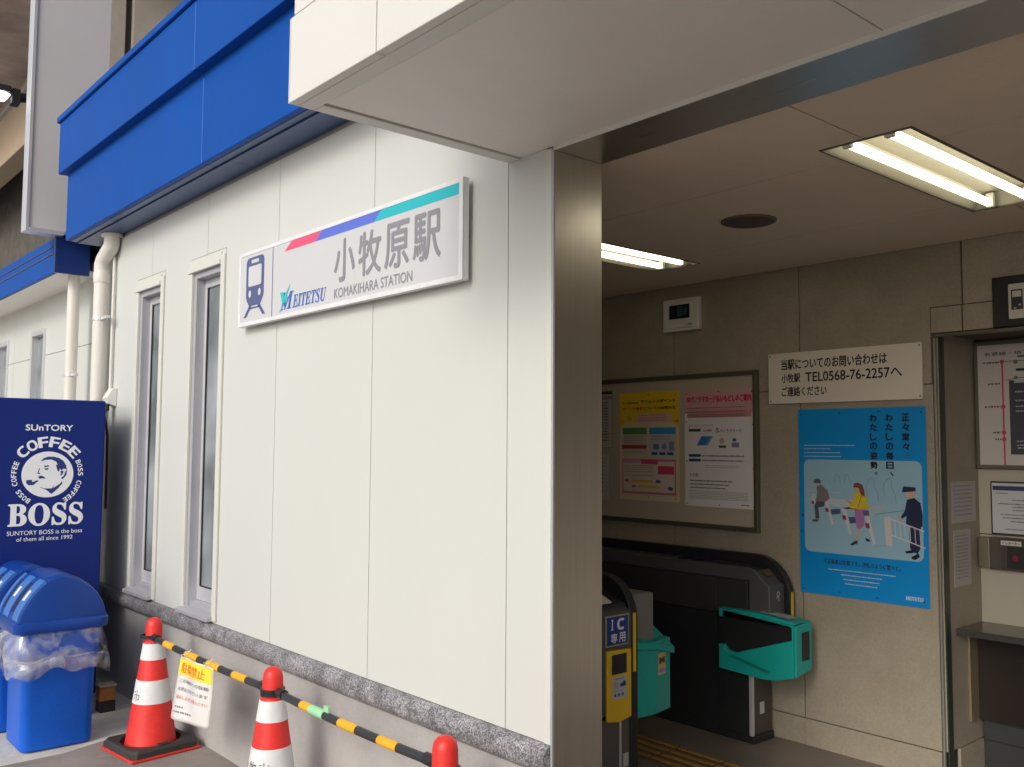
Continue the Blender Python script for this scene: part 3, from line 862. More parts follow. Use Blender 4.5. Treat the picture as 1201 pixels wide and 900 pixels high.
def make_bin(cx, cy, label):
    t = thing('recycling_bin', (cx, cy, 0), label, 'bin', 'blue recycling bins in front of the vending machine')
    mb = MB()
    loft([rr_loop(cx, cy, .165, .172, .045, .008), rr_loop(cx, cy, .176, .183, .05, .02), rr_loop(cx, cy, .180, .188, .05, .40), rr_loop(cx, cy, .192, .200, .05, .43), rr_loop(cx, cy, .200, .208, .05, .64)], mb)
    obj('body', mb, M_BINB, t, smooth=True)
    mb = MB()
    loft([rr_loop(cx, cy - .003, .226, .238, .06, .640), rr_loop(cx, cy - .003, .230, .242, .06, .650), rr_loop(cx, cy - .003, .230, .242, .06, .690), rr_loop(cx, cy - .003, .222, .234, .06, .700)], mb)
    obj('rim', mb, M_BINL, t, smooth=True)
    # domed lid: the profile runs front to back, its ends are rounded
    mb = MB(); vs = []; fs = []
    st = [(-.215, .78), (-.208, .93), (-.19, .985), (-.15, 1.0), (.15, 1.0), (.19, .985), (.208, .93), (.215, .78)]
    for dx, s in st:
        for y, z in LIDP: vs.append((cx + dx, cy + y * (1 - (1 - s) * .35), .70 + (z - .70) * s))
    n = len(LIDP)
    for i in range(len(st) - 1):
        for k in range(n - 1):
            fs.append((i * n + k, i * n + k + 1, (i + 1) * n + k + 1, (i + 1) * n + k))
    fs.append(tuple(range(n))); fs.append(tuple(reversed(range((len(st) - 1) * n, len(st) * n))))
    mb.add(vs, fs)
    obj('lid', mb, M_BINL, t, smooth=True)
    def strip(x0, x1, lo, hi, lift, name, m):
        b = MB(); pts = LIDP[lo:hi]; vs = []
        for i_, (y, z) in enumerate(pts):
            for x in (x0, x1): vs.append((cx + x, cy + y - lift * .6, z + lift * .8))
            for x in (x0, x1): vs.append((cx + x, cy + y + .012, z - .012))
        f = []
        for i_ in range(len(pts) - 1):
            a = i_ * 4; c = a + 4
            f += [(a, a + 1, c + 1, c), (a, c, c + 2, a + 2), (a + 1, a + 3, c + 3, c + 1)]
        f += [(0, 2, 3, 1), ((len(pts) - 1) * 4, (len(pts) - 1) * 4 + 1, (len(pts) - 1) * 4 + 3, (len(pts) - 1) * 4 + 2)]
        b.add(vs, f)
        return obj(name, b, m, t, .003)
    s1 = strip(.105, .207, 1, 17, .007, 'lid_strip', M_BINS)
    s2 = strip(-.095, .015, 1, 17, .007, 'lid_strip', M_BINS)
    s3 = strip(-.207, -.165, 1, 17, .007, 'lid_strip', M_BINS)
    strip(.025, .095, 4, 15, .002, 'slot', M_SLOT); strip(-.155, -.105, 4, 15, .002, 'slot', M_SLOT)
    for x in (.156, -.040):
        b = MB(); y, z = LIDP[9]; y2, z2 = LIDP[12]
        a_ = Vector((0, y, z)); b_ = Vector((0, y2, z2)); n_ = Vector((0, -(z2 - z), y2 - y)).normalized() * .0135
        b.add([(cx + x - .017, cy + a_.y + n_.y, a_.z + n_.z - .006), (cx + x + .017, cy + a_.y + n_.y, a_.z + n_.z - .006), (cx + x + .017, cy + b_.y + n_.y, b_.z + n_.z - .006), (cx + x - .017, cy + b_.y + n_.y, b_.z + n_.z - .006),
               (cx + x - .017, cy + a_.y, a_.z), (cx + x + .017, cy + a_.y, a_.z), (cx + x + .017, cy + b_.y, b_.z), (cx + x - .017, cy + b_.y, b_.z)],
              [(0, 1, 2, 3), (4, 7, 6, 5), (0, 4, 5, 1), (1, 5, 6, 2), (2, 6, 7, 3), (3, 7, 4, 0)])
        obj('sticker', b, M_CWHITE, t)
    return t
def make_liner(cx, cy, label, seed):
    rd = random.Random(seed)
    rows = [(.645, .214, .0), (.62, .222, .4), (.585, .232, .8), (.55, .238, 1.0), (.515, .240, 1.0), (.495, .236, .9), (.505, .228, .6), (.47, .236, 1.0), (.44, .234, 1.2), (.415, .228, 1.5)]
    loops = []
    n = 96
    ph = [rd.uniform(0, 6.28) for _ in range(8)]
    for ri, (z, h, amp) in enumerate(rows):
        lp = []
        for k in range(n):
            th = 2 * math.pi * k / n
            c, s = math.cos(th), math.sin(th)
            rad = h / (abs(c) ** 5 + abs(s) ** 5) ** .2
            w = amp * (.008 * math.sin(5 * th + ph[0] + ri * .25) + .005 * math.sin(11 * th + ph[1] - ri * .4) + .0022 * math.sin(29 * th + ph[2] + ri * .3))
            dz = .016 * math.sin(3 * th + ph[3]) * amp + .012 * math.sin(8 * th + ph[4]) * amp * (ri > 4)
            rad = max(rad + w, rad - .004) + (.022 * amp * max(0, s) ** 2 if ri > 4 else 0)
            lp.append((cx + rad * c, cy + rad * s * 1.03, z + dz))
        loops.append(lp)
    mb = MB(); loft(loops, mb, cap=False)
    o = obj('bin_liner', mb, M_FILM, None, smooth=True)
    tag(o, label, 'plastic bag', 'clear bags in the blue bins')
    return o
make_bin(-5.645, 1.497, 'blue recycling bin nearest the cones, with two white stickers on its domed lid')
make_liner(-5.645, 1.497, 'clear plastic bag folded over the rim of the nearer blue bin', 1)
make_bin(-6.125, 1.46, 'second blue recycling bin cut off by the left edge of the picture')
make_liner(-6.125, 1.46, 'clear plastic bag over the rim of the left blue bin', 2)
wb = thing('wooden_block', (-6.05, 1.80, 0), 'small orange brown block lying behind the blue bin', 'block')
obj('block', MB().box(-6.10, -6.01, 1.88, 1.97, .07, .155), M_WOOD, wb, .008)
obj('cap', MB().box(-6.105, -6.005, 1.875, 1.975, .156, .168), mat('block_cap_grey', (.35, .30, .22), .7), wb, .003)
obj('stand', MB().box(-6.10, -6.01, 1.88, 1.97, .004, .069), M_BLACK, wb)

# ================================================================== TRAFFIC CONES, WEIGHTS, BARS
def crad(z):   # cone radius by height
    return .134 + (.052 - .134) * (z - .03) / (.575 - .03)
def make_cone():
    t = thing('traffic_cone', (0, 0, 0), '', 'traffic cone', 'red and white cones along the wall')
    obj('base', MB().box(-.19, .19, -.19, .19, .007, .022), M_RED, t, .006)
    prof = [(.150, .022), (.137, .032)] + [(crad(z), z) for z in (.05, .15, .262)]
    obj('body', MB().lathe(prof, 0, 0, 48).lathe([(crad(z), z) for z in (.262, .382, .487)], 0, 0, 48).lathe([(crad(z), z) for z in (.487, .582)] + [(.046, .586), (.044, .60), (.043, .66), (.038, .685), (.026, .700), (.010, .706)], 0, 0, 48), M_RED, t, smooth=True)
    for z0, z1 in ((.487, .572), (.262, .382)):
        obj('reflective_band', MB().lathe([(crad(z0) + .0002, z0), (crad(z0) + .0018, z0 + .001), (crad(z1) + .0018, z1 - .001), (crad(z1) + .0002, z1)], 0, 0, 48), M_CWHITE, t, smooth=True)
    return t
def cone_text(body, parent, cx, cy, zc, a0, a1, h):
    """hand-painted characters wrapped round the cone, facing the camera side"""
    mb = MB(); n = len(body)
    for i, ch in enumerate(body):
        vs, fs = glyphs(ch, 0)
        a = min(x for x, y in vs); b = max(x for x, y in vs); c = min(y for x, y in vs); d = max(y for x, y in vs)
        lo = a0 + (a1 - a0) * (i + .1) / n; hi = a0 + (a1 - a0) * (i + .9) / n
        pts = []
        for x, y in vs:
            th = R(lo + (hi - lo) * (x - a) / (b - a)); z = zc + ((y - c) / (d - c) - .5) * h
            r = crad(z) + .0028
            pts.append((cx + r * math.cos(th), cy + r * math.sin(th), z))
        mb.add(pts, fs)
    return obj('lettering', mb, ink((.03, .03, .035)), parent, at=(0, 0, 0))
def dup(root, loc, rz, label):
    r = root.copy(); COL.objects.link(r); r.location = loc; r.rotation_euler = (0, 0, rz); r['label'] = label
    for ch in list(root.children):
        c = ch.copy(); COL.objects.link(c); c.parent = r
        for g in ch.children:
            d = g.copy(); COL.objects.link(d); d.parent = c
    return r
cone = make_cone()
def make_weight():
    t = thing('cone_weight', (0, 0, 0), '', 'cone weight', 'black rubber weights on the cone bases')
    o = MB(); n = 40
    out, inn = [], []
    for k in range(n):
        th = 2 * math.pi * (k + .5) / n
        c, s = math.cos(th), math.sin(th)
        m_ = max(abs(c), abs(s)); out.append((c / m_, s / m_)); inn.append((c, s))
    H0, H1 = .023, .062
    rings = [[(.186 * x, .186 * y, H0) for x, y in out], [(.186 * x, .186 * y, H1 - .012) for x, y in out], [(.176 * x, .176 * y, H1) for x, y in out],
             [(.156 * x, .156 * y, H1) for x, y in inn], [(.150 * x, .150 * y, H0) for x, y in inn]]
    vs = [v for r_ in rings for v in r_]; fs = []
    for i in range(5):
        j = (i + 1) % 5
        for k in range(n): fs.append((i * n + k, i * n + (k + 1) % n, j * n + (k + 1) % n, j * n + k))
    o.add(vs, fs)
    obj('ring', o, M_RUBBER, t)
    obj('grip', MB().box(-.165, -.13, -.03, .03, .0625, .068).box(.13, .165, -.03, .03, .0625, .068), M_RUBBER, t, .003)
    return t
wgt = make_weight()
spots = [(-5.150, 1.880, R(6), 'whole red and white cone standing between the blue bin and the hanging paper notice', 'black rubber weight round the foot of the cone by the blue bin'),
         (-3.70, 1.862, R(-4), 'middle red and white cone where the two striped bars meet', 'black rubber weight at the foot of the middle cone'),
         (-2.475, 1.862, R(3), 'cone whose red tip pokes up beneath the granite sill near the steel jamb', 'black rubber weight at the foot of the cone by the steel jamb')]
CH = []
for i, (x, y, rz, lab, lw) in enumerate(spots):
    if i == 0:
        c = cone; c.location = (x, y, 0); c.rotation_euler = (0, 0, rz); c['label'] = lab
        w = wgt; w.location = (x, y, 0); w.rotation_euler = (0, 0, rz); w['label'] = lw
    else:
        c = dup(cone, (x, y, 0), rz, lab); w = dup(wgt, (x, y, 0), rz, lw)
    CH.append(c)
for c, (a0, a1) in zip(CH, ((-175, -61), (-128, -23), (-150, -46))):
    o = cone_text('小牧市', None, 0, 0, .306, a0, a1, .056)
    o.parent = c; o.location = (0, 0, 0)
BZ = .607
BY = 1.862
def make_bar(xa, xb, bands, label, extra=None):
    t = thing('cone_bar', ((xa + xb) / 2, BY, BZ), label, 'barrier bar', 'striped bars linking the cones')
    n = 24
    def sag(x): return BZ - .010 * (1 - ((x - (xa + xb) / 2) / ((xb - xa) / 2)) ** 2)
    obj('pole', MB().tube([(xa + .07 + (xb - xa - .14) * i / n, BY, sag(xa + .07 + (xb - xa - .14) * i / n)) for i in range(n + 1)], .0165, 14), M_BAR, t, smooth=True)
    for a, b in bands:
        obj('reflective_band', MB().tube([(a + (b - a) * i / 4, BY, sag(a + (b - a) * i / 4)) for i in range(5)], .0175, 14), M_BARY, t, smooth=True)
    for x, s in ((xa, 1), (xb, -1)):
        mb = MB(); m = 24
        for k in range(m):
            a0, a1 = 2 * math.pi * k / m, 2 * math.pi * (k + 1) / m
            dz = .006 * s
            P = lambda r, a, z: (x + r * math.cos(a), BY + r * math.sin(a), z)
            mb.add([P(.046, a0, BZ - .012 + dz), P(.052, a0, BZ - .012 + dz), P(.052, a0, BZ + .004 + dz), P(.046, a0, BZ + .004 + dz),
                    P(.046, a1, BZ - .012 + dz), P(.052, a1, BZ - .012 + dz), P(.052, a1, BZ + .004 + dz), P(.046, a1, BZ + .004 + dz)],
                   [(0, 1, 5, 4), (1, 2, 6, 5), (2, 3, 7, 6), (3, 0, 4, 7)])
        obj('ring', mb, M_BLACK, t)
        obj('end_cap', MB().tube([(x + s * .05, BY, BZ), (x + s * .055, BY, BZ), (x + s * .105, BY, BZ)], [.014, .021, .021], 14), M_BLACK, t, smooth=True)
    if extra:
        a, b = extra
        obj('tape', MB().tube([(a, BY, sag(a)), ((a + b) / 2, BY, sag(a)), (b, BY, sag(b))], [.0185, .0195, .0185], 14).box(b - .005, b + .03, BY - .004, BY + .004, BZ - .012, BZ + .03), M_GTAPE, t, smooth=True)
    return t
make_bar(-5.150, -3.70, [(-4.93, -4.80), (-4.64, -4.49), (-4.375, -4.235), (-4.085, -3.945)], 'black and yellow striped bar with the paper notice tied to it')
make_bar(-3.70, -2.475, [(-3.44, -3.36), (-3.14, -3.015), (-2.865, -2.745)], 'black and yellow striped bar patched with a piece of green tape', (-3.365, -3.255))
# notice hanging from the bar
nx0, nx1, nz0, nz1 = -4.640, -4.262, .300, .590
def ncurve(u, v):   # u,v in 0..1 -> world point on the limp sheet
    x = nx0 + (nx1 - nx0) * u - .045 * (1 - v)
    y = 1.835 - .022 * math.sin(u * 3.1 + .4) * (1.2 - v) - .018 * (1 - v) ** 2 * (1 - u) - .006 * math.sin(9 * u + 3 * v)
    z = nz0 + (nz1 - nz0) * v + .018 * math.sin(u * 2.4) * 0.5 - .012 * (1 - v) * (1 - u)
    return Vector((x, y, z))
ntc = thing('paper_notice', (-4.5, 1.835, .6), 'limp laminated paper notice with yellow heading hanging from the striped bar', 'notice')
N = 18
mb = MB(); vs = [ncurve(i / N, j / N) for j in range(N + 1) for i in range(N + 1)]
fs = [(j * (N + 1) + i, j * (N + 1) + i + 1, (j + 1) * (N + 1) + i + 1, (j + 1) * (N + 1) + i) for j in range(N) for i in range(N)]
mb.add(vs, fs)
o = obj('sheet', mb, mat('laminated_paper', (.72, .70, .67), .25, var=.02), ntc, smooth=True)
md = o.modifiers.new('thick', 'SOLIDIFY'); md.thickness = .001; md.offset = 1
def nprint(name, items):
    m2 = MB()
    for kind, a in items:
        if kind == 'rect':
            u0_, u1_, v0_, v1_, c, k = a; nn = 12
            g = [ncurve(u0_ + (u1_ - u0_) * i / nn, v0_ + (v1_ - v0_) * j / 4) + Vector((0, -.003 - .0008 * k, 0)) for j in range(5) for i in range(nn + 1)]
            m2.add(g, [(j * (nn + 1) + i, j * (nn + 1) + i + 1, (j + 1) * (nn + 1) + i + 1, (j + 1) * (nn + 1) + i) for j in range(4) for i in range(nn)], ink(c))
        else:
            s, u0_, u1_, v0_, v1_, c, b_ = a
            gv, gf = glyphs(s, b_)
            A = min(x for x, y in gv); B = max(x for x, y in gv); C = min(y for x, y in gv); D = max(y for x, y in gv)
            m2.add([ncurve(u0_ + (u1_ - u0_) * (x - A) / (B - A), v0_ + (v1_ - v0_) * (y - C) / (D - C)) + Vector((0, -.0055, 0)) for x, y in gv], gf, ink(c))
    return obj(name, m2, None, ntc)
nprint('printed_notice', [('rect', (.02, .98, .72, .98, (.85, .68, .05), 0)),
    ('text', ('駐輪禁止', .10, .82, .755, .925, (.70, .13, .02), 0)),
    ('text', ('この場所への駐輪', .12, .93, .605, .665, (.10, .10, .10), 0)),
    ('text', ('は禁止されています', .12, .93, .475, .535, (.10, .10, .10), 0)),
    ('text', ('撤去します', .12, .52, .345, .405, (.70, .10, .10), 0)), ('text', ('ご注意ください', .50, .95, .345, .405, (.70, .10, .10), 0)),
    *[('rect', (.14 + .06 * i_ + .012 * (i_ % 2), .185 + .06 * i_, v_, v_ + .026, (.2, .2, .2), 0)) for v_, n_ in ((.205, 4), (.125, 8)) for i_ in range(n_)]])
tie = MB()
for uu in (.12, .82):
    a = ncurve(uu, .96)
    tie.tube([a + Vector((0, -.004, 0)), a + Vector((.004, -.020, .03)), (a.x + .006, BY - .020, BZ), (a.x + .004, BY, BZ + .022), (a.x, BY + .020, BZ), a + Vector((-.004, .006, .01))], .0022, 6)
obj('tie', tie, M_CWHITE, ntc)

# ================================================================== INTERIOR FIXTURES
def ceiling_light(r, label):
    x0, x1, y0, y1 = r; xm = (x0 + x1) / 2
    t = thing('ceiling_light', (xm, (y0 + y1) / 2, CZ), label, 'ceiling light', 'recessed twin tube lights')
    mw = mat('white_reflector', (.42, .405, .34), .35, var=.02)
    mb = MB(); zt = CZ + .062
    mb.add([(x0, y0, CZ + .002), (x1, y0, CZ + .002), (x1, y1, CZ + .002), (x0, y1, CZ + .002), (x0 + .05, y0 + .01, zt), (x1 - .05, y0 + .01, zt), (x1 - .05, y1 - .01, zt), (x0 + .05, y1 - .01, zt)],
           [(0, 4, 5, 1), (1, 5, 6, 2), (2, 6, 7, 3), (3, 7, 4, 0), (4, 7, 6, 5)])
    obj('reflector', mb, mw, t)
    fr = MB(); f = .010
    fr.box(x0 - f, x0, y0 - f, y1 + f, CZ - .004, CZ + .004).box(x1, x1 + f, y0 - f, y1 + f, CZ - .004, CZ + .004).box(x0, x1, y0 - f, y0, CZ - .004, CZ + .004).box(x0, x1, y1, y1 + f, CZ - .004, CZ + .004)
    obj('frame', fr, M_BFRAME, t)
    for x in (xm - .075, xm + .075):
        obj('tube', MB().tube([(x, y0 + .035, CZ + .010), (x, y0 + .05, CZ + .010), (x, y1 - .06, CZ + .010), (x, y1 - .045, CZ + .010)], [.010, .0165, .0165, .010], 16), M_TUBE, t, smooth=True)
        obj('socket', MB().box(x - .016, x + .016, y1 - .044, y1 - .022, CZ - .008, CZ + .055).box(x - .016, x + .016, y0 + .012, y0 + .034, CZ - .008, CZ + .055), M_WHITEP, t, .004)
    return t
ceiling_light(L1, 'lit twin tube ceiling light at the upper right, nearer the entrance')
ceiling_light(L2, 'lit twin tube ceiling light partly hidden behind the steel jamb')
sp = thing('ceiling_speaker', (-2.45, 3.55, CZ), 'round dark speaker grille in the ceiling between the two lights', 'speaker')
obj('grille', MB().lathe([(.115, CZ - .001), (.113, CZ - .010), (.085, CZ - .016), (.02, CZ - .018)][::-1], -2.45, 3.55, 36), mat('grille_brown', (.10, .08, .065), .6, bump=.6, bscale=300), sp, smooth=True)
obj('rim', MB().lathe([(.125, CZ - .0005), (.125, CZ - .006), (.116, CZ - .008)][::-1], -2.45, 3.55, 36), mat('rim_brown', (.16, .13, .10), .5), sp)

YW = YB      # tile face
wi = thing('wall_monitor', (-3.73, YW, 2.39), 'cream wall box with a small dark display high on the tiled wall', 'monitor')
obj('case', MB().box(-3.872, -3.586, YW - .035, YW - .001, 2.392, 2.600), M_WHITEP, wi, .004)
obj('cover', MB().box(-3.852, -3.606, YW - .043, YW - .0355, 2.412, 2.582), M_WHITEP, wi, .003)
obj('screen', MB().box(-3.812, -3.650, YW - .0455, YW - .0435, 2.470, 2.560), mat('screen_dark', (.015, .02, .03), .15), wi)
p = Print((0, YW - .0455, 0), WX, WZ, .0006)
p.rect(-3.745, -3.705, 2.485, 2.548, (.03, .08, .13)); p.rect(-3.70, -3.67, 2.49, 2.54, (.02, .05, .08))
p.rect(-3.66, -3.63, 2.425, 2.432, (.08, .08, .08))
p.done('display', wi)

nb = thing('notice_board', (-4.0, YW, 1.2), 'wide framed notice board on the tiled wall behind the ticket gates', 'notice board')
bx0, bx1, bz0, bz1 = -5.6, -3.183, 1.180, 2.085
obj('backing', MB().box(bx0, bx1, YW - .018, YW - .001, bz0, bz1), M_BOARD, nb)
obj('frame', MB().box(bx0, bx1 + .012, YW - .034, YW - .0005, bz1 - .002, bz1 + .026).box(bx0, bx1 + .012, YW - .034, YW - .0005, bz0 - .026, bz0 + .002).box(bx1 - .014, bx1 + .0135, YW - .0345, YW - .0003, bz0 - .027, bz1 + .027), M_BFRAME, nb, .004)
YP = YW - .020
def poster(name, x0, x1, z0, z1, label, rgb, cat='poster', group=None, y=YP, th=.0015, parent_ax='x'):
    t = thing(name, ((x0 + x1) / 2, y, z0), label, cat, group)
    rough = .35
    obj('sheet', MB().box(x0, x1, y - th, y, z0, z1), mat('sheet_%02x%02x%02x' % tuple(int(255 * c) for c in rgb), rgb, rough, var=.015), t)
    return t
def pins(p, w, h, pts):
    for u, v in pts: p.disc(u * w, v * h, .0045, (.02, .02, .02), 4, n=10)
# yellow poster
x0, x1, z0, z1 = -4.266, -3.756, 1.300, 2.014
t = poster('mileage_poster', x0, x1, z0, z1, 'yellow poster about points with green, blue and pink boxes, left of the pink-headed poster', (.70, .56, .38), group='posters on the notice board')
p = Print((x0, YP - .0015, z0), WX, WZ, .0005)
w, h = x1 - x0, z1 - z0
YE = (.82, .52, .015)
p.rect(0, w, h * .72, h, YE, 0); p.poly([(0, h * .66), (w * .1, h * .72), (0, h * .74)], YE, 0); p.poly([(w, h * .66), (w * .9, h * .72), (w, h * .74)], YE, 0)
p.rrect(w * .30, w * .88, h * .72, h * .80, .012, (.68, .45, .40), 1); p.disc(w * .17, h * .76, .038, (.75, .55, .12), 1); p.disc(w * .17, h * .76, .022, (.62, .42, .02), 2)
p.rrect(w * .04, w * .96, h * .04, h * .68, .012, (.62, .53, .40), 1)
p.rect(w * .06, w * .47, h * .42, h * .67, (.55, .47, .38), 2); p.rect(w * .06, w * .47, h * .61, h * .67, (.08, .27, .06), 3); p.rect(w * .04, w * .47, h * .475, h * .51, (.42, .04, .07), 3)
p.rect(w * .52, w * .95, h * .40, h * .67, (.50, .52, .55), 2); p.rect(w * .52, w * .95, h * .61, h * .67, (.04, .30, .60), 3)
for i in range(3): p.rect(w * (.55 + .13 * i), w * (.65 + .13 * i), h * .42, h * .445, (.03, .07, .20), 3)
p.rect(w * .58, w * .68, h * .47, h * .52, (.12, .18, .32), 3); p.disc(w * .76, h * .495, .02, (.2, .22, .3), 3); p.rect(w * .84, w * .92, h * .46, h * .54, (.2, .25, .35), 3)
p.rect(w * .05, w * .95, h * .06, h * .38, (.60, .15, .22), 2); p.rect(w * .07, w * .93, h * .08, h * .36, (.66, .56, .50), 3)
p.rect(w * .07, w * .36, h * .345, h * .375, (.62, .28, .34), 4); p.rect(w * .38, w * .66, h * .335, h * .38, (.60, .07, .19), 4); p.rect(w * .66, w * .92, h * .245, h * .32, (.62, .05, .16), 4)
p.rect(w * .22, w * .58, h * .165, h * .190, (.72, .45, .03), 4); p.rect(w * .33, w * .68, h * .115, h * .140, (.72, .45, .03), 4)
p.disc(w * .13, h * .178, .022, (.60, .12, .18), 4, .010); p.disc(w * .25, h * .128, .022, (.60, .12, .18), 4, .010)
p.disc(w * .66, h * .178, .022, (.05, .10, .28), 4, .012); p.disc(w * .86, h * .118, .022, (.05, .10, .28), 4, .012)
for i, v in enumerate((.585, .565, .545, .525, .44)): p.scribble(w * .08, w * .45, h * v, .006, (.30, .22, .20), 4, .9, i)
for i, v in enumerate((.585, .56)): p.scribble(w * .54, w * .93, h * v, .006, (.5, .10, .14), 4, .85, i)
for i, v in enumerate((.315, .298, .28, .26, .225)): p.scribble(w * .09, w * .64, h * v, .006, (.35, .22, .22), 5, .9, i + 7)
for i, v in enumerate((.78, .755, .735)): p.scribble(w * .34, w * .84, h * v, .006, (.55, .15, .22), 4, .9, i + 17)
p.done('illustration', t)
p = Print((x0, YP - .0015, z0), WX, WZ, .0005)
p.scribble(w * .06, w * .36, h * .895, .014, (.25, .17, .02), 2)
p.text('マイレージポイント', w * .37, w * .95, h * .895, h * .930, (.04, .03, .02), 2, bold=.05)
p.text('ポイント進呈', w * .06, w * .40, h * .835, h * .865, (.60, .08, .02), 2, bold=.05)
p.text('についてのお知らせ', w * .41, w * .95, h * .835, h * .865, (.04, .03, .02), 2, bold=.05)
pins(p, w, h, [(.06, .96), (.94, .96), (.5, .97), (.05, .05), (.94, .03), (.5, .03)])
p.done('lettering', t)
# pink-headed poster
x0, x1, z0, z1 = -3.711, -3.186, 1.286, 2.004
t = poster('refund_poster', x0, x1, z0, z1, 'white poster with a pink heading about card refunds, right of the yellow poster', (.80, .76, .75), group='posters on the notice board')
p = Print((x0, YP - .0015, z0), WX, WZ, .0005); w, h = x1 - x0, z1 - z0
p.rect(0, w, h * .80, h, (.62, .34, .36), 0)
p.rect(w * .05, w * .95, h * .765, h * .825, (.60, .28, .30), 1)
p.poly([(w * .18, h * .525), (w * .34, h * .525), (w * .42, h * .605), (w * .25, h * .605)], (.05, .20, .48), 2)
p.poly([(w * .30, h * .525), (w * .34, h * .525), (w * .42, h * .605), (w * .38, h * .605)], (.12, .36, .60), 3)
p.disc(w * .54, h * .565, .018, (.65, .40, .34), 2); p.rect(w * .50, w * .60, h * .505, h * .525, (.06, .08, .05), 2); p.rect(w * .68, w * .78, h * .51, h * .55, (.25, .22, .40), 2); p.rect(w * .69, w * .74, h * .56, h * .585, (.10, .10, .25), 2)
for v, c in ((.645, (.05, .06, .07)), (.425, (.03, .06, .20)), (.385, (.03, .06, .20))): p.rrect(w * .06, w * .24, h * v, h * (v + .024), .008, c, 2)
for i, v in enumerate((.845, .81, .785, .77)): p.scribble(w * .04, w * .93, h * v, .006, (.25, .10, .10), 3, .93, i)
for i, v in enumerate((.43, .39)): p.scribble(w * .26, w * .92, h * v, .009, (.10, .10, .12), 3, .9 - i * .02, i)
for i, v in enumerate((.35, .335)): p.scribble(w * .3, w * .9, h * v, .004, (.35, .32, .32), 3, .8, i)
for i, v in enumerate((.215, .185, .155)): p.scribble(w * .08, w * .72, h * v, .009, (.12, .11, .12), 3, .95 - .08 * i, i)
for i in range(6): p.scribble(w * .06, w * .94, h * (.13 - .013 * i), .004, (.38, .35, .35), 3, .95, i)
p.scribble(w * .80, w * .92, h * .025, .008, (.05, .06, .2), 3)
p.done('illustration', t)
p = Print((x0, YP - .0015, z0), WX, WZ, .0005)
p.text('SFパノラマカード払いもどしのご案内', w * .04, w * .95, h * .895, h * .955, (.62, .01, .07), 2, bold=.04)
p.text('払いもどしについて', w * .06, w * .42, h * .685, h * .710, (.12, .10, .10), 2)
p.text('S', w * .46, w * .50, h * .635, h * .675, (.05, .05, .06), 2, bold=.02)
p.text('パノラマカード', w * .51, w * .82, h * .635, h * .665, (.10, .12, .20), 2, bold=.02)
p.text('その他', w * .07, w * .20, h * .255, h * .285, (.05, .05, .06), 2, bold=.01)
p.scribble(w * .27, w * .42, h * .645, .012, (.5, .15, .15), 2)
pins(p, w, h, [(.03, .975), (.5, .985), (.96, .975), (.03, .73), (.97, .70), (.03, .39), (.97, .335), (.03, .02), (.5, .02), (.97, .02)])
p.done('lettering', t)
# sheets cut by the jamb
x0, x1, z0, z1 = -4.60, -4.326, 1.640, 2.040
t = poster('timetable_sheet', x0, x1, z0, z1, 'black and white ruled notice at the left of the yellow poster, upper of two', (.50, .47, .42), 'notice')
p = Print((x0, YP - .0015, z0), WX, WZ, .0005); w, h = x1 - x0, z1 - z0
p.line([(.005, .005), (w - .005, .005), (w - .005, h - .005), (.005, h - .005), (.005, .005)], .003, (.08, .08, .08), 1)
p.rect(.01, w - .01, h * .93, h * .98, (.05, .05, .05), 1); p.rect(.01, w - .01, h * .84, h * .90, (.35, .25, .22), 1)
for i in range(14): p.scribble(.02, w - .02, h * (.78 - .05 * i), .009, (.10, .10, .10), 2, .9, i)
p.line([(0.01, h * .25), (w - .01, h * .25)], .002, (.1, .1, .1), 1); p.line([(0.01, h * .13), (w - .01, h * .13)], .002, (.1, .1, .1), 1)
p.done('print', t)
x0, x1, z0, z1 = -4.60, -4.372, 1.290, 1.600
t = poster('small_notice', x0, x1, z0, z1, 'pale notice at the left of the yellow poster, lower of two', (.52, .49, .45), 'notice')
p = Print((x0, YP - .0015, z0), WX, WZ, .0005); w, h = x1 - x0, z1 - z0
for i in range(9): p.scribble(.02, w - .02, h * (.9 - .09 * i), .008, (.14, .13, .13), 2, .9, i)
p.done('print', t)

# phone enquiry plate
x0, x1, z0, z1 = -3.094, -2.186, 1.905, 2.196
t = poster('enquiry_sign', x0, x1, z0, z1, 'white plate in black Japanese lettering giving a telephone number', (.76, .69, .59), 'sign', y=YW - .006, th=.012)
p = Print((x0, YW - .018, z0), WX, WZ, .0006); w, h = x1 - x0, z1 - z0
p.text('当駅についてのお問い合わせは', w * .095, w * .795, h * .660, h * .875, K, 1, bold=.022)
p.text('小牧駅', w * .095, w * .230, h * .405, h * .590, K, 1, bold=.022)
p.text('TEL0568-76-2257へ', w * .265, w * .885, h * .405, h * .595, K, 1, bold=.022)
p.text('ご連絡ください', w * .095, w * .410, h * .135, h * .330, K, 1, bold=.022)
for a, b in ((.014, .05), (.986, .05), (.014, .95), (.986, .95)): p.disc(w * a, h * b, .005, (.12, .10, .08), 1, n=12)
p.done('lettering', t)

# blue manners poster
x0, x1, z0, z1 = -2.912, -2.180, .845, 1.868
t = poster('manners_poster', x0, x1, z0, z1, 'bright blue poster showing passengers and a uniformed guard at ticket gates', (.005, .27, .68), y=YW - .004)
w, h = x1 - x0, z1 - z0
p = Print((x0, YW - .0055, z0), WX, WZ, .0005)
LB = (.30, .50, .62)
p.rrect(w * .045, w * .965, h * .225, h * .725, .035, LB, 0)
def PX(x, y):  # zoomed picture coordinates of the panel -> metres on the sheet
    return (w * (.045 + .92 * (x - 112) / 640), h * (.725 - .5 * (y - 45) / 590))
def pp(pts, c, k=2): p.poly([PX(*a) for a in pts], c, k)
SK = (.60, .40, .30); GR = (.16, .16, .16)
LN = (.14, .24, .30)
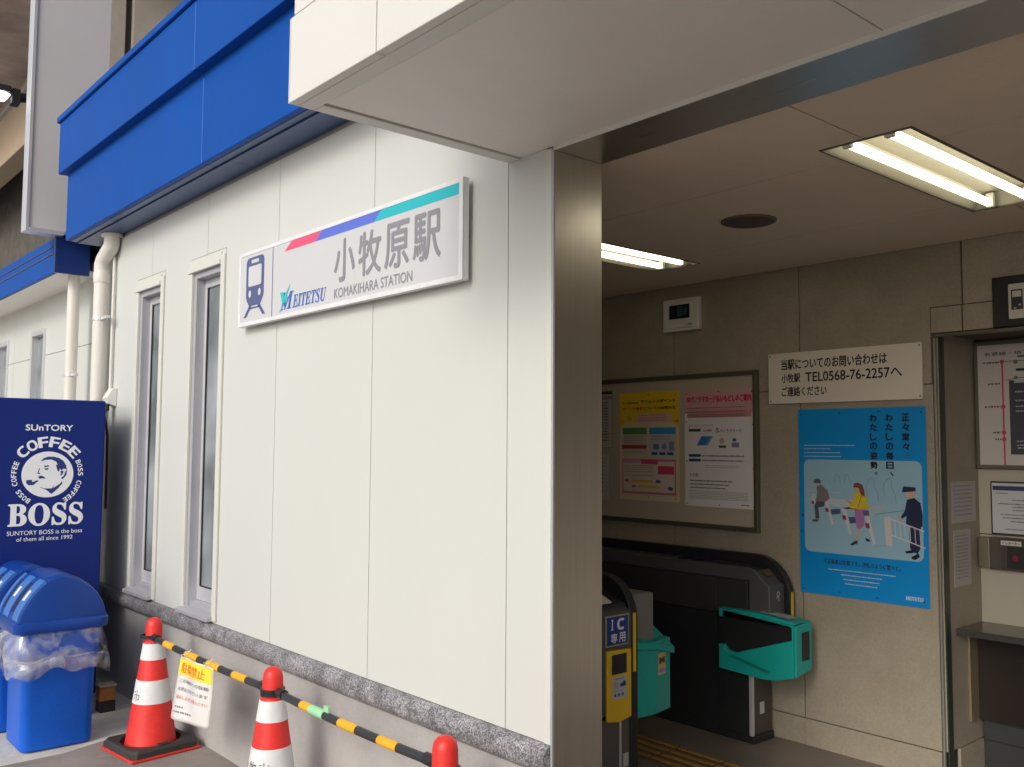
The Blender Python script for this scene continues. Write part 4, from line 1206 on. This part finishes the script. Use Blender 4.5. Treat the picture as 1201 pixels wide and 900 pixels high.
# pale sketched passers-by and rails
for o_ in (290, 345): p.line([PX(o_, 190), PX(o_ + 4, 150), PX(o_ + 14, 135), PX(o_ + 26, 150), PX(o_ + 34, 195)], .002, LN, 1)
for o_ in (470, 560): p.line([PX(o_, 260), PX(o_ - 5, 200), PX(o_ + 8, 165), PX(o_ + 25, 150), PX(o_ + 38, 170), PX(o_ + 35, 200), PX(o_ + 55, 245), PX(o_ + 60, 300)], .0022, LN, 1)
p.line([PX(120, 240), PX(180, 250), PX(330, 250)], .003, (.6, .5, .55), 1); p.line([PX(118, 300), PX(160, 310)], .003, (.6, .5, .55), 1)
p.line([PX(480, 380), PX(660, 340)], .003, LN, 1); p.line([PX(500, 570), PX(560, 555)], .002, LN, 1)
# gates
for gx_, gy_, s in ((155, 280, .75), (235, 315, .9), (330, 350, 1.0), (455, 385, 1.1)):
    pp([(gx_, gy_), (gx_ + 22 * s, gy_), (gx_ + 50 * s, gy_ + 150 * s), (gx_ + 38 * s, gy_ + 160 * s)], (.62, .58, .60), 3)
    pp([(gx_, gy_ + 40 * s), (gx_ + 20 * s, gy_ + 42 * s), (gx_ + 24 * s, gy_ + 70 * s), (gx_ + 4 * s, gy_ + 66 * s)], (.25, .03, .06), 4)
pp([(165, 262), (290, 290), (400, 290), (420, 350), (330, 350), (235, 318), (155, 285)], (.50, .54, .60), 2)
pp([(265, 360), (320, 352), (322, 382), (270, 392)], (.06, .09, .18), 3); pp([(365, 400), (420, 395), (420, 430), (372, 440)], (.06, .09, .18), 3)
pp([(330, 345), (560, 310), (570, 330), (480, 395), (455, 385)], (.40, .48, .56), 2)
# grey man with hat
pp([(170, 195), (172, 175), (190, 165), (208, 172), (212, 190), (214, 196)], (.10, .10, .10), 5); pp([(178, 196), (205, 196), (205, 215), (185, 218)], SK, 5)
pp([(188, 215), (215, 205), (250, 240), (262, 290), (235, 315), (180, 312), (190, 260)], (.20, .18, .17), 5)
pp([(185, 312), (235, 315), (225, 345), (195, 350), (200, 420), (178, 425), (172, 340)], (.08, .08, .09), 4); pp([(160, 430), (196, 425), (192, 444), (158, 442)], (.10, .08, .07), 5)
# woman in yellow
pp([(395, 215), (400, 190), (420, 184), (445, 195), (455, 230), (458, 268), (440, 262), (430, 240), (425, 215)], (.20, .06, .03), 6)
pp([(400, 205), (424, 208), (428, 240), (408, 246), (400, 230)], SK, 5)
pp([(395, 255), (430, 242), (462, 262), (482, 335), (450, 348), (375, 345), (372, 310), (398, 300)], (.66, .50, .03), 5)
pp([(355, 285), (372, 290), (385, 310), (372, 318), (352, 298)], SK, 5); p.line([PX(440, 262), PX(418, 340)], .003, (.15, .05, .04), 6)
pp([(398, 347), (450, 348), (452, 440), (430, 470), (410, 465)], (.42, .16, .40), 5)
pp([(412, 465), (430, 470), (410, 545), (398, 545)], SK, 4); pp([(370, 570), (398, 545), (414, 540), (412, 570), (408, 560), (385, 574)], (.02, .02, .03), 5); pp([(455, 520), (478, 528), (480, 542), (460, 540)], (.02, .02, .03), 5)
pp([(445, 350), (478, 352), (480, 385), (450, 385)], (.10, .12, .18), 6)
# guard in navy
NVY = (.012, .018, .06)
pp([(655, 215), (660, 196), (720, 200), (722, 220), (700, 226), (652, 232)], NVY, 6); pp([(670, 228), (718, 222), (716, 250), (690, 270), (668, 262)], SK, 5)
pp([(676, 275), (712, 262), (742, 290), (752, 360), (750, 430), (690, 428), (668, 420), (672, 370), (648, 392), (644, 378), (664, 340)], NVY, 5)
pp([(622, 385), (650, 382), (650, 402), (625, 408)], SK, 5); pp([(684, 425), (742, 430), (736, 560), (722, 590), (700, 580), (686, 560)], NVY, 4)
pp([(660, 580), (700, 568), (704, 586), (668, 592)], (.01, .01, .015), 6); pp([(692, 610), (728, 585), (734, 605), (712, 625), (694, 622)], (.01, .01, .015), 6)
# white fence and post
pp([(556, 385), (590, 380), (598, 555), (566, 558)], (.62, .56, .54), 4)
p.line([PX(590, 395), PX(758, 455)], .006, (.66, .62, .64), 7); p.line([PX(595, 490), PX(762, 552)], .006, (.66, .62, .64), 7)
for i in range(6):
    a, b = 612 + 25 * i, 403 + 9.2 * i
    p.line([PX(a, b), PX(a + 4, b + 96)], .0035, (.66, .62, .64), 7)
p.done('illustration', t)
p = Print((x0, YW - .0055, z0), WX, WZ, .0005)
for col, s in ((.835, '正々堂々。'), (.715, 'わたしの毎日、'), (.595, 'わたしの姿勢。')):
    v = .965
    for ch in s:
        if ch == '。': p.disc(w * (col + .038), h * (v - .012), .008, K, 9, n=12); p.disc(w * (col + .038), h * (v - .012), .004, LB, 10, n=12); v -= .05; continue
        if ch == '、': p.line([(w * (col + .028), h * (v - .006)), (w * (col + .045), h * (v - .022))], .006, K, 9); v -= .05; continue
        p.text(ch, w * (col - .004), w * (col + .052), h * (v - .038), h * v, (.008, .012, .03), 9, bold=.035)
        v -= .049
for i, (a, b) in enumerate(((.80, .42), (.782, .22), (.76, .30), (.74, .31))): p.scribble(w * .05, w * (.05 + b), h * a, .006, (.45, .60, .72), 2, 1, i)
p.text('不正乗車は犯罪です。改札のように堂々と。', w * .20, w * .80, h * .168, h * .195, (.02, .03, .07), 2, bold=.02)
for i, (a, b, c) in enumerate(((.138, .24, .76), (.115, .34, .66), (.092, .36, .64), (.070, .37, .62))): p.scribble(w * b, w * c, h * a, .006, (.50, .62, .72), 2, 1, i)
p.text(serifi('MEITETSU'), w * .83, w * .96, h * .030, h * .050, (.70, .74, .78), 2, bold=.01)
pins(p, w, h, [(.03, .97), (.35, .975), (.66, .98), (.97, .97), (.02, .72), (.03, .42), (.02, .33), (.03, .02), (.33, .025), (.62, .02), (.96, .03)])
p.done('lettering', t)

# black hanging sign with ticket pictogram
t = thing('ticket_sign', (-1.5, 4.6, 2.23), 'black sign with a white ticket pictogram above the alcove', 'sign')
obj('box', MB().box(-1.832, -0.95, 4.655, 4.675, 2.236, 2.478), M_BLACK, t, .003)
p = Print((0, 4.655, 0), WX, WZ, .0006)
p.rrect(-1.757, -1.50, 2.270, 2.437, .006, (.62, .58, .52), 0)
p.rect(-1.745, -1.693, 2.313, 2.409, (.03, .03, .03), 1); p.rect(-1.739, -1.699, 2.373, 2.402, (.62, .58, .52), 2); p.rect(-1.733, -1.722, 2.318, 2.324, (.5, .5, .5), 2); p.rect(-1.712, -1.702, 2.330, 2.338, (.5, .5, .5), 2)
p.disc(-1.66, 2.398, .016, (.03, .03, .03), 1); p.poly([(-1.682, 2.33), (-1.684, 2.365), (-1.672, 2.380), (-1.648, 2.380), (-1.636, 2.365), (-1.640, 2.285), (-1.678, 2.285)], (.03, .03, .03), 1)
p.done('pictogram', t)

# fare map in the alcove
t = thing('fare_map', (-1.7, AY, 1.56), 'framed fare map with a red route line on the alcove wall', 'map')
obj('frame', MB().box(-2.108, -1.20, AY - .028, AY - .001, 1.545, 2.222), M_BFRAME, t, .005)
obj('sheet', MB().box(-2.085, -1.222, AY - .031, AY - .0285, 1.568, 2.198), mat('map_paper', (.58, .53, .50), .4, var=.01), t)
p = Print((-2.085, AY - .031, 1.568), WX, WZ, .0005)
p.text('名鉄線・地下鉄線連絡運賃表', .035, .52, .572, .592, K, 1, bold=.012)
p.rect(.120, .128, .0, .545, (.55, .05, .10), 1)
p.line([(.05, .535), (.12, .540), (.50, .540)], .004, (.12, .20, .08), 1); p.line([(.135, .44), (.20, .452), (.50, .452)], .004, (.12, .25, .10), 1); p.line([(.27, .47), (.33, .50), (.5, .51)], .003, (.3, .2, .05), 1)
for v, u0_ in ((.532, .03), (.420, .05), (.300, .03), (.165, .07), (.130, .08)): p.scribble(u0_, .110, v, .010, (.10, .09, .09), 2, 1)
for v in (.535, .300, .165, .13): p.disc(.124, v + .004, .011, (.55, .05, .10), 2)
p.disc(.19, .535, .011, (.12, .20, .08), 2); p.disc(.19, .452, .010, (.12, .20, .08), 2); p.rrect(.19, .24, .486, .500, .006, K, 2); p.rrect(.20, .26, .558, .566, .003, K, 2)
p.rect(.155, .60, .055, .440, (.055, .05, .075), 2)
p.rect(.18, .27, .425, .445, (.45, .48, .55), 3); p.rect(.27, .60, .385, .44, (.03, .08, .20), 3)
for v in (.375, .33, .30, .275, .12, .10, .085): p.scribble(.185, .56, v, .008, (.42, .40, .42), 3, .8)
p.rect(.265, .36, .20, .245, (.60, .55, .55), 3); p.rect(.265, .36, .232, .250, (.5, .04, .08), 4)
p.rect(.42, .52, .20, .245, (.60, .55, .55), 3)
p.done('print', t)
# white notice in holder
t = thing('framed_notice', (-1.8, AY, 1.2), 'white notice in a dark clip frame below the fare map', 'notice')
obj('frame', MB().box(-2.046, -1.62, AY - .012, AY - .001, 1.207, 1.482), M_BLACK, t, .002)
obj('sheet', MB().box(-2.038, -1.628, AY - .0145, AY - .0125, 1.214, 1.474), mat('notice_paper', (.56, .56, .57), .3, var=.01), t)
p = Print((-2.038, AY - .0145, 1.214), WX, WZ, .0005)
p.rect(.004, .406, .222, .245, (.03, .05, .12), 1)
for i, (v, a, b) in enumerate(((.205, .02, .08), (.185, .18, .38), (.170, .10, .30), (.150, .03, .38), (.135, .10, .30), (.118, .10, .28), (.095, .04, .38), (.078, .05, .34), (.060, .09, .26), (.036, .20, .38), (.020, .06, .2))): p.scribble(a, b, v, .006, (.10, .10, .12), 1, 1, i)
p.done('print', t)
# intercom
t = thing('intercom', (-1.8, AY, 1.03), 'stainless steel intercom panel with a red call button', 'intercom')
obj('shroud', MB().box(-2.100, -2.045, AY - .05, AY - .001, 1.032, 1.190), mat('intercom_side', (.30, .26, .20), .35, .8), t, .003)
obj('plate', MB().box(-2.043, -1.60, AY - .055, AY - .001, 1.028, 1.194), mat('intercom_plate', (.20, .18, .155), .3, .9, stretch=(30, 1, 1)), t, .003)
obj('speaker', MB().box(-1.955, -1.75, AY - .058, AY - .0555, 1.040, 1.15), M_BLACK, t)
obj('call_button', MB().tube([(-1.912, AY - .057, 1.095), (-1.912, AY - .066, 1.095)], .015, 16), mat('red_button', (.22, .015, .015), .4), t, smooth=True)
p = Print((0, AY - .055, 0), WX, WZ, .0006)
p.rect(-1.985, -1.885, 1.157, 1.180, (.62, .58, .52), 0); p.text('インターホン', -1.980, -1.890, 1.161, 1.176, K, 1, bold=.02)
p.done('name_plate', t)
# two papers on the alcove side wall
def side_paper(y0, y1, z0, z1, label, n):
    t = thing('wall_paper_notice', (AX, (y0 + y1) / 2, z0), label, 'notice', 'papers taped inside the alcove')
    obj('sheet', MB().box(AX + .0005, AX + .0018, y0, y1, z0, z1), mat('taped_paper', (.50, .46, .45), .5, var=.02), t)
    p = Print((AX + .0018, y0, z0), WY, WZ, .0005)
    for i in range(n): p.scribble(.02, (y1 - y0) * .92, (z1 - z0) * (.88 - .8 * i / n), .007, (.28, .25, .27), 1, .9, i)
    p.done('print', t)
side_paper(4.790, 5.075, 1.272, 1.482, 'upper paper taped to the alcove side wall', 8)
side_paper(4.802, 5.000, .950, 1.236, 'lower paper taped to the alcove side wall', 13)

# ================================================================== TICKET GATES
g2 = thing('ticket_gate', (-4.2, 4.55, 0), 'long black ticket gate against the tiled wall with a teal tray at its end', 'ticket gate', 'ticket gates')
ya, yb = 4.452, 4.640
for a, b in ((-5.9, -4.6), (-4.6, -3.318), (-3.316, -3.105)):
    obj('side_panel', MB().box(a + .002, b - .002, ya, ya + .02, .05, .698), M_BLACKG, g2, .003)
    obj('upper_side_panel', MB().box(a + .002 * (b < -3.2), b - .002, ya - .001, ya + .02, .702, .90), M_GATED, g2, .003)
obj('core', MB().box(-5.9, -3.10, ya + .022, yb, .05, .90), M_BLACK, g2)
obj('base', MB().box(-5.9, -3.075, ya - .004, yb + .004, .008, .05), M_BLACK, g2, .003)
obj('end_panel', MB().box(-3.100, -3.085, ya + .01, yb, .05, .86), mat('gate_end_brown', (.11, .10, .085), .35, .6), g2, .003)
obj('corner_strip', MB().box(-3.104, -3.080, ya - .004, ya + .012, .05, .46), M_ALUL, g2, .002)
obj('plate', MB().box(-3.0845, -3.082, ya + .07, ya + .11, .16, .225), M_ALUL, g2)
top = MB()
top.prism([(-5.9, .902), (-3.10, .902), (-3.10, .70), (-2.985, .70), (-2.965, .72), (-2.965, .885), (-2.995, .900), (-3.06, .965), (-3.10, .975), (-5.9, .985)], 'y', ya - .002, yb - .04)
obj('top_housing', top, M_GATEG, g2, .008, segs=3)
obj('reader_well', MB().prism([(-3.62, .986), (-3.12, .980), (-3.05, .968), (-3.06, .962), (-3.62, .970)], 'y', ya + .02, yb - .06), M_BLACK, g2)
obj('screen', MB().prism([(-3.60, .987), (-3.40, .986), (-3.40, .992), (-3.60, .993)], 'y', ya + .04, yb - .08), mat('screen_violet', (.03, .02, .08), .15), g2)
obj('ticket_slot', MB().prism([(-3.045, .962), (-3.015, .930), (-3.012, .934), (-3.042, .966)], 'y', ya + .05, ya + .11), mat('slot_orange', (.12, .07, .04), .4), g2)
arc = [(-5.9, .70), (-5.9, 1.036), (-3.16, 1.036)] + [(-3.16 + .228 * math.sin(R(a)), .808 + .228 * math.cos(R(a))) for a in range(10, 91, 10)] + [(-2.932, .55), (-2.99, .55), (-2.99, .70)]
obj('arch_rail', MB().prism(arc, 'y', yb - .038, yb + .006), M_BLACK, g2, .006, segs=3)
obj('warning_strip', MB().box(-2.9315, -2.929, yb - .030, yb - .008, .61, .845), M_YEL, g2)
p = Print((-2.965, ya, 0), WY, WZ, .0008)
p.line([(.070, .815), (.070, .845), (.085, .85), (.095, .84), (.085, .825), (.07, .825)], .006, (.6, .6, .58), 1); p.line([(.085, .825), (.09, .80)], .006, (.6, .6, .58), 1)
p.done('emblem', g2)
tray = MB()
F = 4.400; Bk = 4.452
def pr_(pts, a=F, b=Bk): tray.prism(pts, 'y', a, b)
pr_([(-3.270, .737), (-2.790, .702), (-2.797, .690), (-2.970, .725), (-3.236, .722), (-3.236, .690), (-3.270, .690)])
pr_([(-3.272, .401), (-2.990, .388), (-2.905, .395), (-2.790, .430), (-2.790, .702), (-2.800, .690), (-2.800, .625), (-3.166, .500), (-3.225, .510), (-3.241, .535), (-3.272, .535)])
obj('tray', tray, M_TEAL, g2, .006, segs=3)
obj('tray_end', MB().prism([(F + .002, .433), (F + .05, .44), (F + .155, .46), (F + .155, .716), (F + .002, .702)], 'x', -2.789, -2.772).box(-3.0, -2.79, 4.454, 4.545, .45, .70), M_TEAL, g2, .006, segs=3)
obj('tray_window', MB().box(-2.7718, -2.769, F + .055, F + .125, .515, .665), M_BLACK, g2)
obj('tray_inside', MB().box(-3.268, -2.81, 4.430, 4.451, .42, .715), M_BLACK, g2)
obj('tray_shade_line', MB().prism([(-3.20, .478), (-2.95, .428), (-2.93, .440), (-3.18, .490)], 'y', F - .006, F + .001), mat('teal_shadow_groove', (.006, .20, .17), .5), g2)  # strip of darker teal, the trough's shadow line painted as colour
obj('tray_top', MB().prism([(-3.27, .739), (-2.79, .704), (-2.772, .716), (-3.0, .742)], 'y', F + .002, F + .15), M_TEAL, g2, .003)
obj('sticker', MB().add([(-3.02, F + .03, .747), (-2.83, F + .03, .729), (-2.83, F + .11, .729), (-3.02, F + .11, .747)], [(0, 1, 2, 3)]), mat('tray_label', (.45, .42, .42), .4, var=.3, scale=90), g2)

g1 = thing('ticket_gate', (-3.6, 3.29, 0), 'nearer black ticket gate with a yellow card reader panel and blue IC sign', 'ticket gate', 'ticket gates')
ya, yb = 3.13, 3.405
obj('body', MB().box(-6.2, -3.05, ya + .01, yb - .05, .05, .86), M_BLACKG, g1, .004)
obj('end_pedestal', MB().box(-3.049, -3.010, ya + .02, yb - .05, .05, .39), mat('gate_end_grey', (.17, .165, .155), .35, .6), g1, .003)
obj('corner_strip', MB().box(-3.012, -3.006, yb - .125, yb - .112, .05, .39), M_ALUL, g1, .001)
obj('base', MB().box(-6.2, -3.0, ya, yb, .008, .05), M_BLACK, g1, .003)
a1 = [(-6.2, .70), (-6.2, 1.03), (-3.2, 1.03)] + [(-3.2 + .2 * math.sin(R(a)), .83 + .2 * math.cos(R(a))) for a in range(10, 91, 10)] + [(-3.0, .05), (-3.09, .05), (-3.09, .80), (-3.2, .80)]
obj('arch_rail', MB().prism(a1, 'y', yb - .052, yb), M_BLACK, g1, .008, segs=3)
obj('hood', MB().prism([(-6.2, .862), (-3.02, .862), (-3.02, .905), (-3.22, .985), (-6.2, .985)], 'y', ya + .005, yb - .054), M_BLACKG, g1, .015, segs=3)
obj('reader_housing', MB().prism([(-3.048, .40), (-2.99, .41), (-2.985, .45), (-2.985, .87), (-3.0, .885), (-3.048, .90)], 'y', ya + .02, yb - .066), M_GATEG, g1, .008, segs=3)
obj('ic_plate', MB().box(-2.985, -2.979, ya + .028, yb - .090, .727, .868), mat('ic_plate_border', (.40, .42, .20), .4), g1, .002)
p = Print((-2.979, 0, 0), WY, WZ, .0006)
p.rect(3.164, 3.309, .733, .862, (.012, .045, .30), 0)
p.text(sansb('I'), 3.194, 3.207, .800, .850, W, 1, bold=.02); p.text(sansb('C'), 3.232, 3.282, .798, .852, W, 1, bold=.02)
p.text('専', 3.190, 3.235, .741, .786, W, 1, bold=.02); p.text('用', 3.245, 3.290, .741, .786, W, 1, bold=.02)
p.done('ic_lettering', g1)
obj('yellow_panel', MB().prism([(3.158, .392), (3.24, .378), (3.325, .392), (3.325, .705), (3.158, .712)], 'x', -2.985, -2.972), M_YEL, g1, .004)
obj('reader_window', MB().box(-2.972, -2.9695, 3.190, 3.290, .600, .690), M_BLACK, g1, .001)
p = Print((-2.972, 0, 0), WY, WZ, .0008)
p.rect(3.195, 3.290, .485, .590, (.50, .52, .52), 0); p.scribble(3.21, 3.28, .575, .005, (.1, .1, .12), 1)
p.rect(3.20, 3.235, .535, .565, (.42, .40, .44), 1); p.rect(3.245, 3.285, .540, .556, (.03, .10, .32), 1); p.disc(3.272, .556, .010, (.03, .10, .32), 1)
for i in range(3): p.disc(3.212 + .025 * i, .505, .008, (.05, .14, .35), 1)
p.scribble(3.205, 3.28, .52, .004, (.5, .2, .2), 1)
p.done('instruction_label', g1)
obj('warning_strip', MB().box(-2.999, -2.996, yb - .040, yb - .020, .585, .860), M_YEL, g1)
obj('white_card', MB().prism([(-3.12, .952), (-3.03, .915), (-3.028, .920), (-3.118, .957)], 'y', ya + .02, ya + .12), M_WHITEP, g1)
obj('plate', MB().box(-3.0095, -3.006, yb - .10, yb - .065, .155, .215).box(-3.0095, -3.006, ya + .03, ya + .06, .13, .18), M_ALUL, g1)

tb = thing('ticket_collection_box', (-3.1, 3.6, .3), 'teal ticket box with sloping lid mounted beside the nearer gate', 'ticket box')
pl2 = [(-3.24, 3.44), (-3.055, 3.46), (-3.045, 3.59), (-3.075, 3.735), (-3.24, 3.735)]
obj('box', MB().prism(pl2, 'z', .335, .690), M_TEAL, tb, .008, segs=3)
lid = MB(); n = len(pl2)
e = [(-3.25, 3.43), (-3.040, 3.45), (-3.028, 3.59), (-3.060, 3.752), (-3.25, 3.752)]
zt = [.78, .700, .688, .640, .76]
lid.add([(x, y, zt[i] - .035) for i, (x, y) in enumerate(e)] + [(x, y, zt[i]) for i, (x, y) in enumerate(e)] , [tuple(reversed(range(n))), tuple(range(n, 2 * n))] + [(i, (i + 1) % n, (i + 1) % n + n, i + n) for i in range(n)])
obj('lid', lid, M_TEAL, tb, .006, segs=3)
obj('post', MB().box(-3.25, -3.08, 3.44, 3.615, .345, .925), M_GATEL, tb, .012, segs=3)
def sP(u, v, k):
    a = Vector((-3.045, 3.59, 0)); b = Vector((-3.075, 3.735, 0)); d = (b - a); nrm = Vector((d.y, -d.x, 0)).normalized()
    q_ = a + d * u + nrm * (.001 + .0008 * k); return (q_.x, q_.y, v)
mb = MB()
for (u0_, u1_, v0_, v1_, c, k) in ((.12, .62, .520, .625, (.55, .50, .40), 0), (.16, .58, .560, .618, (.66, .42, .02), 1), (.18, .32, .575, .605, K, 2), (.42, .56, .575, .605, K, 2), (.30, .44, .583, .598, K, 2), (.18, .54, .530, .552, (.50, .25, .25), 1)):
    mb.add([sP(u0_, v0_, k), sP(u1_, v0_, k), sP(u1_, v1_, k), sP(u0_, v1_, k)], [(0, 1, 2, 3)], ink(c))
obj('warning_label', mb, None, tb)

# tactile guide strips in the floor
tp = thing('tactile_strip', (-3.2, 3.97, .008), 'worn yellow tactile guide bars running through the gate passage', 'tactile paving')
for i in range(4):
    for j in range(11):
        xx = -6.0 + j * .30 + .0 
        obj('guide_bar', MB().box(xx + .012, xx + .288, 3.83 + .075 * i, 3.858 + .075 * i, .0135, .0175), M_TACT, tp)
for j in range(11):
    xx = -6.0 + j * .30
    obj('guide_tile', MB().box(xx + .002, xx + .298, 3.80, 4.10, .0085, .013), mat('tactile_tile_brown', (.15, .09, .05), .6, var=.2), tp)
